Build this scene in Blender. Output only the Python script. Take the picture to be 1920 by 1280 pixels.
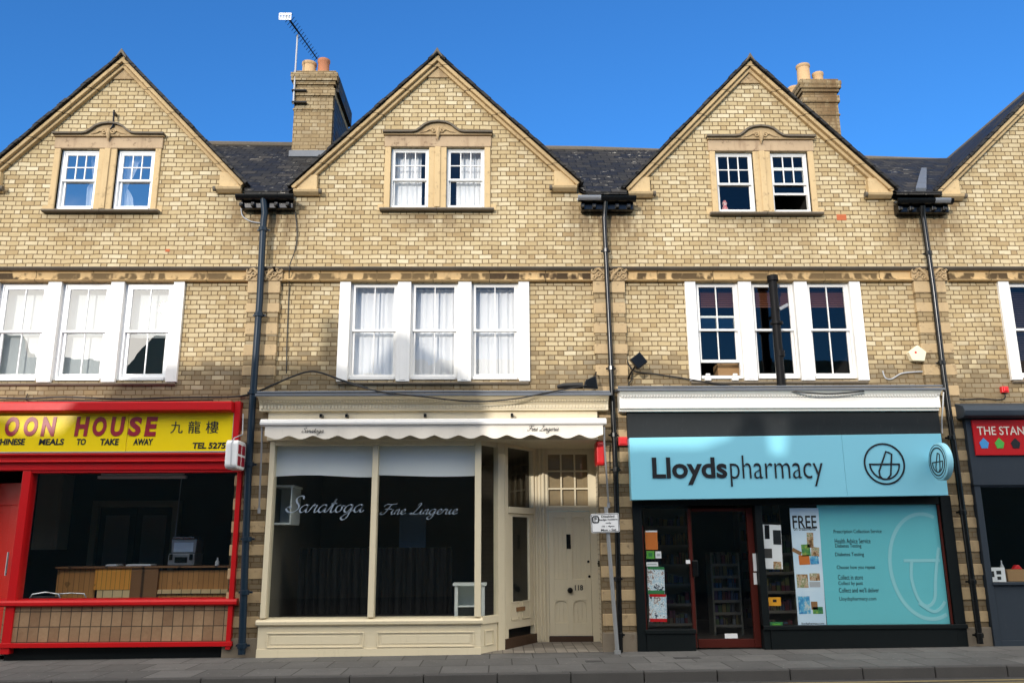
import bpy, math, random
from math import sin, cos, pi, radians
from mathutils import Vector, Matrix
from mathutils.geometry import delaunay_2d_cdt

for o in list(bpy.data.objects):
    bpy.data.objects.remove(o)
random.seed(11)
S = bpy.context.scene
COL = S.collection

# ---------------------------------------------------------------- camera
CX, CZ, CD, YAW, PIT, ROLL, FPX = 1.0501, 1.5669, 13.3133, .0176, .2353, -.0058, 1587.7
_f = Vector((sin(YAW)*cos(PIT), cos(YAW)*cos(PIT), sin(PIT)))
_r = Vector((cos(YAW), -sin(YAW), 0)); _u = _r.cross(_f)
CR = cos(ROLL)*_r + sin(ROLL)*_u; CU = -sin(ROLL)*_r + cos(ROLL)*_u; CF = _f
cam = bpy.data.cameras.new("camera"); cob = bpy.data.objects.new("camera", cam); COL.objects.link(cob)
cam.sensor_width = 36; cam.lens = FPX/1920*36; cam.clip_start = .1; cam.clip_end = 2000
M = Matrix((CR, CU, -CF)).transposed().to_4x4(); M.translation = (CX, -CD, CZ)
cob.matrix_world = M
S.camera = cob

# ---------------------------------------------------------------- light
SUN_AZ, SUN_EL = radians(22), radians(14.5)
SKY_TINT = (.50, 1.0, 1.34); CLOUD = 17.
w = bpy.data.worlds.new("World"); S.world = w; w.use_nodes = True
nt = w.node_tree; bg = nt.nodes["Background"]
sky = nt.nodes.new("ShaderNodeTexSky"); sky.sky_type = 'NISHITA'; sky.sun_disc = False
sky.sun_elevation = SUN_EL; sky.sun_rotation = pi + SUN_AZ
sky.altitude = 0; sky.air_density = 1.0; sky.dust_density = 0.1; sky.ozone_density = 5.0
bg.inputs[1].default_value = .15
def _wn(kind, **k):
    n = nt.nodes.new(kind)
    for a_, b_ in k.items(): setattr(n, a_, b_)
    return n
def _wm(op, a, b=0., c=None):
    n = _wn("ShaderNodeMath", operation=op)
    for i_, v_ in enumerate((a, b) if c is None else (a, b, c)):
        if hasattr(v_, "links"): nt.links.new(v_, n.inputs[i_])
        else: n.inputs[i_].default_value = v_
    return n.outputs[0]
def _ws(v, a, b):
    n = _wn("ShaderNodeMapRange", interpolation_type='SMOOTHSTEP'); nt.links.new(v, n.inputs[0])
    n.inputs[1].default_value = a; n.inputs[2].default_value = b; return n.outputs[0]
def _wc(mode, f, a, b):
    n = _wn("ShaderNodeMix", data_type='RGBA', blend_type=mode)
    for i_, v_ in ((0, f), (6, a), (7, b)):
        if hasattr(v_, "links"): nt.links.new(v_, n.inputs[i_])
        elif i_ == 0: n.inputs[0].default_value = v_
        else: n.inputs[i_].default_value = tuple(v_)+(1,)
    return n.outputs[2]
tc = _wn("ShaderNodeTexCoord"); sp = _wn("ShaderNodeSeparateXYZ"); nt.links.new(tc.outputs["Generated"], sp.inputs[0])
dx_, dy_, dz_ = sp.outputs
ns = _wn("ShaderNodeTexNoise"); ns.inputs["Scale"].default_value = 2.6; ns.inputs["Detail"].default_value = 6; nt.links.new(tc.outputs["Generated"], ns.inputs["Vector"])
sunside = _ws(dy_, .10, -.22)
high = _wm('MULTIPLY', _ws(dz_, .45, .53), _ws(ns.outputs[0], .22, .42))                      # unseen bright cloud added high on the sun's side to fill the shade
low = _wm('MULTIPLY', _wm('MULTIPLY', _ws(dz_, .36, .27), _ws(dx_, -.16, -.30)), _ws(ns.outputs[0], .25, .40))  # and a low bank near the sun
wide = _wm('MULTIPLY', _ws(_wm('ABSOLUTE', dx_), .60, .72), _wm('MULTIPLY', _ws(dz_, .08, .2), _ws(ns.outputs[0], .22, .42)))  # more unseen cloud added at both sides to lighten the shaded fronts
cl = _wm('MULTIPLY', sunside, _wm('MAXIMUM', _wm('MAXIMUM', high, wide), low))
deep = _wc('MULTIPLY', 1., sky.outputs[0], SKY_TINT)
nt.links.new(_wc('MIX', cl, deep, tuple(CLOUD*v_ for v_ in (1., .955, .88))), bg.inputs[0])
sl = bpy.data.lights.new("sun", 'SUN'); sl.energy = 2.6; sl.angle = radians(.6); sl.color = (1, .93, .84)
so = bpy.data.objects.new("sun", sl); COL.objects.link(so)
SUND = Vector((sin(SUN_AZ)*cos(SUN_EL), cos(SUN_AZ)*cos(SUN_EL), -sin(SUN_EL)))
so.rotation_euler = SUND.to_track_quat('-Z', 'Y').to_euler(); so.location = (-10, -30, 20)
S.view_settings.view_transform = 'Standard'; S.view_settings.look = 'None'
S.view_settings.exposure = .25; S.view_settings.gamma = 1; S.view_settings.use_curve_mapping = False
S.render.engine = 'CYCLES'
S.cycles.max_bounces = 8; S.cycles.transparent_max_bounces = 24; S.cycles.diffuse_bounces = 6; S.cycles.glossy_bounces = 4
S.cycles.use_denoising = True


def P(px, py, Y=0.):
    """photo measurement -> (X, Z) on the upright plane at depth Y"""
    d = CF*FPX + CR*(px-960) - CU*(py-640)
    t = (Y+CD)/d.y
    return CX+t*d.x, CZ+t*d.z
def PX_(px, py, Y=0.): return P(px, py, Y)[0]
def PZ(px, py, Y=0.): return P(px, py, Y)[1]
def RC(x0, y0, x1, y1, Y=0.):
    ym, xm = (y0+y1)/2, (x0+x1)/2
    return PX_(x0, ym, Y), PX_(x1, ym, Y), PZ(xm, y1, Y), PZ(xm, y0, Y)
def GZ(x): return .007*x

# ---------------------------------------------------------------- material helpers
class N:
    """tiny node expression wrapper"""
    def __init__(s, nt, sock): s.nt, s.s = nt, sock
    def _m(s, op, *a, clamp=False):
        n = s.nt.nodes.new("ShaderNodeMath"); n.operation = op; n.use_clamp = clamp
        for i, v in enumerate((s,)+a):
            if isinstance(v, N): s.nt.links.new(v.s, n.inputs[i])
            else: n.inputs[i].default_value = v
        return N(s.nt, n.outputs[0])
    def __add__(s, o): return s._m('ADD', o)
    def __sub__(s, o): return s._m('SUBTRACT', o)
    def __mul__(s, o): return s._m('MULTIPLY', o)
    def __truediv__(s, o): return s._m('DIVIDE', o)
    def floor(s): return s._m('FLOOR')
    def fract(s): return s._m('FRACT')
    def mod(s, o): return s._m('FLOORED_MODULO', o)
    def lt(s, o): return s._m('LESS_THAN', o)
    def gt(s, o): return s._m('GREATER_THAN', o)
    def min(s, o): return s._m('MINIMUM', o)
    def max(s, o): return s._m('MAXIMUM', o)
    def abs(s): return s._m('ABSOLUTE')
    def clamp(s): return s._m('ADD', 0., clamp=True)
    def step(s, a, b):
        n = s.nt.nodes.new("ShaderNodeMapRange"); n.interpolation_type = 'SMOOTHSTEP'
        s.nt.links.new(s.s, n.inputs[0]); n.inputs[1].default_value = a; n.inputs[2].default_value = b
        return N(s.nt, n.outputs[0])

class Mat:
    def __init__(s, name, rough=.6, spec=.4, metal=0.):
        s.m = bpy.data.materials.new(name); s.m.use_nodes = True; s.nt = s.m.node_tree
        s.b = s.nt.nodes["Principled BSDF"]; s.out = s.nt.nodes["Material Output"]
        s.b.inputs["Roughness"].default_value = rough; s.b.inputs["Metallic"].default_value = metal
        s.b.inputs["Specular IOR Level"].default_value = spec
        s._pos = None
    def L(s, a, b): s.nt.links.new(a.s if isinstance(a, N) else a, b)
    def pos(s):
        if s._pos is None:
            g = s.nt.nodes.new("ShaderNodeNewGeometry"); sp = s.nt.nodes.new("ShaderNodeSeparateXYZ")
            s.nt.links.new(g.outputs["Position"], sp.inputs[0]); s._g = g
            s._pos = tuple(N(s.nt, sp.outputs[i]) for i in range(3))
        return s._pos
    def vec(s, x, y, z=0.):
        n = s.nt.nodes.new("ShaderNodeCombineXYZ")
        for i, v in enumerate((x, y, z)):
            if isinstance(v, N): s.nt.links.new(v.s, n.inputs[i])
            else: n.inputs[i].default_value = v
        return N(s.nt, n.outputs[0])
    def noise(s, scale, detail=3., vec=None, rough=.55, stretch=None):
        n = s.nt.nodes.new("ShaderNodeTexNoise"); n.inputs["Scale"].default_value = scale
        n.inputs["Detail"].default_value = detail; n.inputs["Roughness"].default_value = rough
        if vec is None:
            x, y, z = s.pos()
            vec = s.vec(x*stretch[0], y*stretch[1], z*stretch[2]) if stretch else s.vec(x, y, z)
        s.L(vec, n.inputs["Vector"]); return N(s.nt, n.outputs["Fac"])
    def white(s, vec):
        n = s.nt.nodes.new("ShaderNodeTexWhiteNoise"); n.noise_dimensions = '3D'; s.L(vec, n.inputs["Vector"])
        return N(s.nt, n.outputs["Value"])
    def ramp(s, fac, cols):
        n = s.nt.nodes.new("ShaderNodeValToRGB"); s.L(fac, n.inputs[0]); e = n.color_ramp.elements
        for i, (p, c) in enumerate(cols):
            if i < 2: el = e[i]; el.position = p
            else: el = e.new(p)
            el.color = tuple(c)+(1,)
        return N(s.nt, n.outputs[0])
    def mix(s, fac, a, b, mode='MIX'):
        n = s.nt.nodes.new("ShaderNodeMix"); n.data_type = 'RGBA'; n.blend_type = mode
        for i, v in ((0, fac), (6, a), (7, b)):
            if isinstance(v, N): s.L(v, n.inputs[i])
            elif i == 0: n.inputs[0].default_value = v
            else: n.inputs[i].default_value = tuple(v)+(1,)
        return N(s.nt, n.outputs[2])
    def color(s, c):
        if isinstance(c, N): s.L(c, s.b.inputs["Base Color"])
        else: s.b.inputs["Base Color"].default_value = tuple(c)+(1,)
        return s
    def bump(s, h, strength=.3, dist=.01):
        n = s.nt.nodes.new("ShaderNodeBump"); n.inputs["Strength"].default_value = strength
        n.inputs["Distance"].default_value = dist; s.L(h, n.inputs["Height"]); s.L(n.outputs[0], s.b.inputs["Normal"]); return s
    def rough(s, r): s.L(r, s.b.inputs["Roughness"]); return s

def brick_layout(mt, u, v, row=.078, st=.205, hd=.100, jt=.0085):
    r = (v/row).floor(); fv = (v/row).fract()*row; unit = st+hd
    uu = u/unit + r.mod(2.)*.5 + mt.white(mt.vec(r, 3.1, 7.7))*.06
    cell = uu.floor(); fu = uu.fract()*unit
    ish = fu.gt(st)
    lu = fu - ish*st; ln = ish*(hd-st) + st
    d = lu.min(ln-lu).min(fv.min(fv*-1.+row))
    wob = mt.noise(30., 2.)
    face = (d + (wob-.5)*.006).step(jt*.55, jt*1.15)
    idv = mt.vec(cell*2.+ish, r, 1.3)
    return face, mt.white(idv), idv

def mk_brick(name="yellow_brick", soot=True, stains=(), grime=0.):
    mt = Mat(name, .85, .25); x, y, z = mt.pos()
    wv = mt.noise(1.7, 3.)
    face, rnd, idv = brick_layout(mt, x+y+(mt.noise(2.3, 2.)-.5)*.05, z+(wv-.5)*.035)
    c = mt.ramp(rnd, [(0, (.33, .235, .12)), (.08, (.41, .31, .165)), (.3, (.47, .37, .21)), (.6, (.515, .42, .255)), (.88, (.56, .47, .30)), (1, (.62, .545, .38))])
    n1 = mt.noise(.7, 4.); n2 = mt.noise(9., 4., rough=.65); n3 = mt.noise(55., 2.)
    c = mt.mix((n1-.42).clamp()*1.5, c, (.37, .255, .115)); c = mt.mix((mt.noise(.45, 5., rough=.65)-.5).clamp()*1.7, c, (.30, .235, .145))
    c = mt.mix((n2.step(.52, .78))*.40, c, (.30, .20, .09))
    c = mt.mix(n3*.25, c, (.40, .32, .19))
    run = mt.noise(1., 4., vec=mt.vec(x*2.6+y*2.6, 0., z*.35), rough=.6).step(.50, .75)
    c = mt.mix(run*.38, c, (.33, .235, .115))
    if grime: c = mt.mix((mt.noise(3.2, 4.)*.8+.25).clamp()*grime, c, (.155, .105, .055))
    if soot:
        # soot on single bricks, more of them on the old lower courses
        low = (z*-1.+5.3)*.42
        pr = mt.white(mt.vec(x*0.+0., 0., 0.)) * 0. + mt.noise(.9, 3.)
        srn = N(mt.nt, mt.white(mt.vec(*[idc for idc in (N(mt.nt, idv.s.node.inputs[0].links[0].from_socket), N(mt.nt, idv.s.node.inputs[1].links[0].from_socket))], 9.7)).s)
        k = (low.clamp()*1.15 + pr - srn*.38 - .52).step(.0, .42)
        c = mt.mix(k*.72, c, (.125, .095, .06))
    for (sx, sz0, sz1, hw, s) in stains:
        k = ((x-sx).abs()*-1.+hw).step(0., hw*.8)*z.step(sz0-.1, sz1)*mt.noise(3., 4., stretch=(2.4, 1, .7)).step(.34, .54)
        k = k*(z.lt(sz1+.02))
        c = mt.mix(k*s, c, (.13, .072, .03))
    mort = mt.mix(n2, (.060, .037, .016), (.19, .13, .065)); mort = mt.mix((wv-.5).clamp()*2.2, mort, (.30, .22, .125))
    mt.color(mt.mix(face, mort, c))
    mt.bump(face*.8 + n3*.35 + mt.noise(140., 2.)*.15, .55, .008)
    return mt.m

def mk_stone(name, a, b, stain=(.10, .06, .03), amt=.5, band=None, joint=None):
    mt = Mat(name, .8, .25); x, y, z = mt.pos()
    n = mt.noise(2.2, 5.); n2 = mt.noise(11., 4., rough=.65)
    c = mt.mix(n, a, b)
    c = mt.mix(n2.step(.55, .75)*amt, c, stain)
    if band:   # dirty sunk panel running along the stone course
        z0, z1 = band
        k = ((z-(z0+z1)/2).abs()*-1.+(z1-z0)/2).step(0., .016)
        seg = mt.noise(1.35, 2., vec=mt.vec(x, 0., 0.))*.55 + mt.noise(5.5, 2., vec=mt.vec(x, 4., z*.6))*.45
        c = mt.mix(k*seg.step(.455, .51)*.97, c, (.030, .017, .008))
    st_ = mt.noise(1., 4., vec=mt.vec(x*5., y*5., z*.9), rough=.65).step(.52, .74)
    c = mt.mix(st_*amt*.6, c, tuple(v*1.6 for v in stain))
    if joint:
        ax_, pitch = joint; u = (x if ax_ == 'x' else z)/pitch; e = u.fract(); e = e.min(e*-1.+1.)*pitch
        c = mt.mix(e.step(.010, .004), c, (.09, .06, .03))
        c = mt.mix(mt.white(mt.vec(u.floor(), 1.7, 3.3))*.30, c, tuple(v*.72 for v in b))
    mt.color(c); mt.bump(n2 + mt.noise(60., 3.)*.5, .45, .008)
    return mt.m

def mk_paint(name, col, rough=.38, spec=.5, var=.12, dirt=.15, dirtcol=(.16, .13, .09), scale=3., metal=0., coat=0.):
    mt = Mat(name, rough, spec, metal)
    n = mt.noise(scale, 4.); n2 = mt.noise(scale*6, 4., rough=.7, stretch=(1.3, 1.3, .35))
    dk = tuple(v*(1-var) for v in col)
    c = mt.mix(n, col, dk)
    if dirt: c = mt.mix(n2.step(.54, .80)*dirt, c, dirtcol)
    mt.color(c)
    mt.rough(n*.22 + (rough-.08))
    mt.bump(mt.noise(45., 3.)*.6+n2*.4, .12, .003)
    if coat: mt.b.inputs["Coat Weight"].default_value = coat
    return mt.m

def mk_glass(name, base=.10, tint=(.93, .96, .95), wav=.0, rough=0.):
    m = bpy.data.materials.new(name); m.use_nodes = True; nt = m.node_tree
    for n in list(nt.nodes): nt.nodes.remove(n)
    o = nt.nodes.new("ShaderNodeOutputMaterial"); mx = nt.nodes.new("ShaderNodeMixShader")
    tr = nt.nodes.new("ShaderNodeBsdfTransparent"); gl = nt.nodes.new("ShaderNodeBsdfGlossy")
    tr.inputs[0].default_value = tint+(1,); gl.inputs["Roughness"].default_value = rough
    fr = nt.nodes.new("ShaderNodeFresnel")
    gg = nt.nodes.new("ShaderNodeNewGeometry"); mr = nt.nodes.new("ShaderNodeMapRange"); mr.inputs[3].default_value = 1.5; mr.inputs[4].default_value = 1/1.5
    nt.links.new(gg.outputs["Backfacing"], mr.inputs[0]); nt.links.new(mr.outputs[0], fr.inputs[0])
    mp = nt.nodes.new("ShaderNodeMath"); mp.operation = 'ADD'; mp.use_clamp = True; mp.inputs[1].default_value = base-.04
    nt.links.new(fr.outputs[0], mp.inputs[0]); nt.links.new(mp.outputs[0], mx.inputs[0])
    nt.links.new(tr.outputs[0], mx.inputs[1]); nt.links.new(gl.outputs[0], mx.inputs[2]); nt.links.new(mx.outputs[0], o.inputs[0])
    if wav:
        g = nt.nodes.new("ShaderNodeNewGeometry"); ns = nt.nodes.new("ShaderNodeTexNoise"); ns.inputs["Scale"].default_value = 2.2
        nt.links.new(g.outputs["Position"], ns.inputs["Vector"]); bp = nt.nodes.new("ShaderNodeBump")
        bp.inputs["Strength"].default_value = wav; bp.inputs["Distance"].default_value = .02
        nt.links.new(ns.outputs[0], bp.inputs["Height"]); nt.links.new(bp.outputs[0], gl.inputs["Normal"])
    return m

def mk_slate(name, axis, lichen=.0):
    mt = Mat(name, .6, .18); x, y, z = mt.pos()
    u = x if axis == 'x' else y
    row = (z/.125).floor(); fv = (z/.125).fract(); uu = u/.27 + row.mod(2.)*.5 + mt.white(mt.vec(row, 1., 2.))*.15
    fu = uu.fract(); rnd = mt.white(mt.vec(uu.floor(), row, 4.4))
    gap = fu.min(fu*-1.+1.).step(.012, .05)*fv.step(.02, .16)
    c = mt.ramp(rnd, [(0, (.011, .011, .012)), (.5, (.020, .020, .021)), (.85, (.032, .031, .030)), (1, (.055, .05, .046))])
    n = mt.noise(3.5, 4.)
    c = mt.mix(n*.5, c, (.016, .014, .012))
    if lichen:
        li = mt.noise(7., 4., rough=.7, stretch=(1., 1., 2.4)).step(.60, .66)*mt.noise(1.1, 2.).step(.42, .6)
        c = mt.mix(li*lichen, c, (.42, .39, .33))
    mt.color(mt.mix(gap, (.004, .004, .004), c))
    mt.rough(rnd*.25+.5)
    mt.bump(gap*.5 + fv*-.5 + rnd*.5, .8, .02)
    return mt.m

def mk_planks(name, a, b, wpl, axis='x', vert=True, rough=.5):
    mt = Mat(name, rough, .4); x, y, z = mt.pos()
    u = (x if axis == 'x' else (y if axis == 'y' else x+y))/wpl
    rnd = mt.white(mt.vec(u.floor(), 2.2, .3)); e = u.fract(); e = e.min(e*-1.+1.).step(.015, .06)
    g = mt.noise(9., 4., vec=mt.vec(x*5., y*5., z*.6), rough=.6)
    c = mt.mix((rnd*.6+g*.5).clamp(), a, b)
    kn = mt.noise(6.5, 1., vec=mt.vec(x*1.2, y, z*.9)).step(.70, .76)
    c = mt.mix(kn*.6, c, tuple(v*.25 for v in a))
    mt.color(mt.mix(e, tuple(v*.2 for v in a), c)); mt.bump(e+g*.2, .5, .006)
    return mt.m

def mk_tiles(name, axes, w, h, cols, grout, jt=.006, off=0., rough=.6, bstr=.4, wear=.3, spots=False):
    mt = Mat(name, rough, .35); p = dict(zip('xyz', mt.pos())); u, v = p[axes[0]], p[axes[1]]
    r = (v/h).floor(); uu = u/w + r.mod(2.)*off; fu = uu.fract()*w; fv = (v/h).fract()*h
    d = fu.min(fu*-1.+w).min(fv.min(fv*-1.+h)); face = (d+(mt.noise(25., 2.)-.5)*.004).step(jt*.4, jt*1.2)
    rnd = mt.white(mt.vec(uu.floor(), r, 5.1)); n = mt.noise(2., 4.); n2 = mt.noise(16., 4., rough=.7)
    k = (rnd*.55 + n2*.7 - .15).clamp()
    c = mt.ramp(k, cols)
    c = mt.mix((n-.4).clamp()*wear*3, c, tuple(v*.6 for v in cols[0][1]))
    if spots:
        c = mt.mix(mt.noise(13., 1.).step(.70, .73)*.5, c, (.05, .05, .05)); c = mt.mix(mt.noise(17., 1., vec=mt.vec(u, v, 3.)).step(.72, .74)*.5, c, (.30, .30, .29))
        c = mt.mix(mt.noise(1.1, 5., rough=.7).step(.52, .7)*.35, c, (.05, .048, .045))
    mt.color(mt.mix(face, grout, c)); mt.bump(face*.7+n2*.4+mt.noise(120., 2.)*.2, bstr, .008)
    return mt.m

def mk_fabric(name, col, trans=.35):
    m = bpy.data.materials.new(name); m.use_nodes = True; nt = m.node_tree; b = nt.nodes["Principled BSDF"]
    b.inputs["Base Color"].default_value = tuple(col)+(1,); b.inputs["Roughness"].default_value = .9; b.inputs["Specular IOR Level"].default_value = .1
    t = nt.nodes.new("ShaderNodeBsdfTranslucent"); t.inputs[0].default_value = tuple(col)+(1,)
    mx = nt.nodes.new("ShaderNodeMixShader"); mx.inputs[0].default_value = trans
    nt.links.new(b.outputs[0], mx.inputs[1]); nt.links.new(t.outputs[0], mx.inputs[2]); nt.links.new(mx.outputs[0], nt.nodes["Material Output"].inputs[0])
    return m

def mk_ground(name, a, b, scale=2., bstr=.4, fine=90.):
    mt = Mat(name, .85, .3); n = mt.noise(scale, 5.); n2 = mt.noise(fine, 3.)
    mt.color(mt.mix((n*.6+n2*.5).clamp(), a, b)); mt.bump(n2+n*.3, bstr, .006); return mt.m

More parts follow.
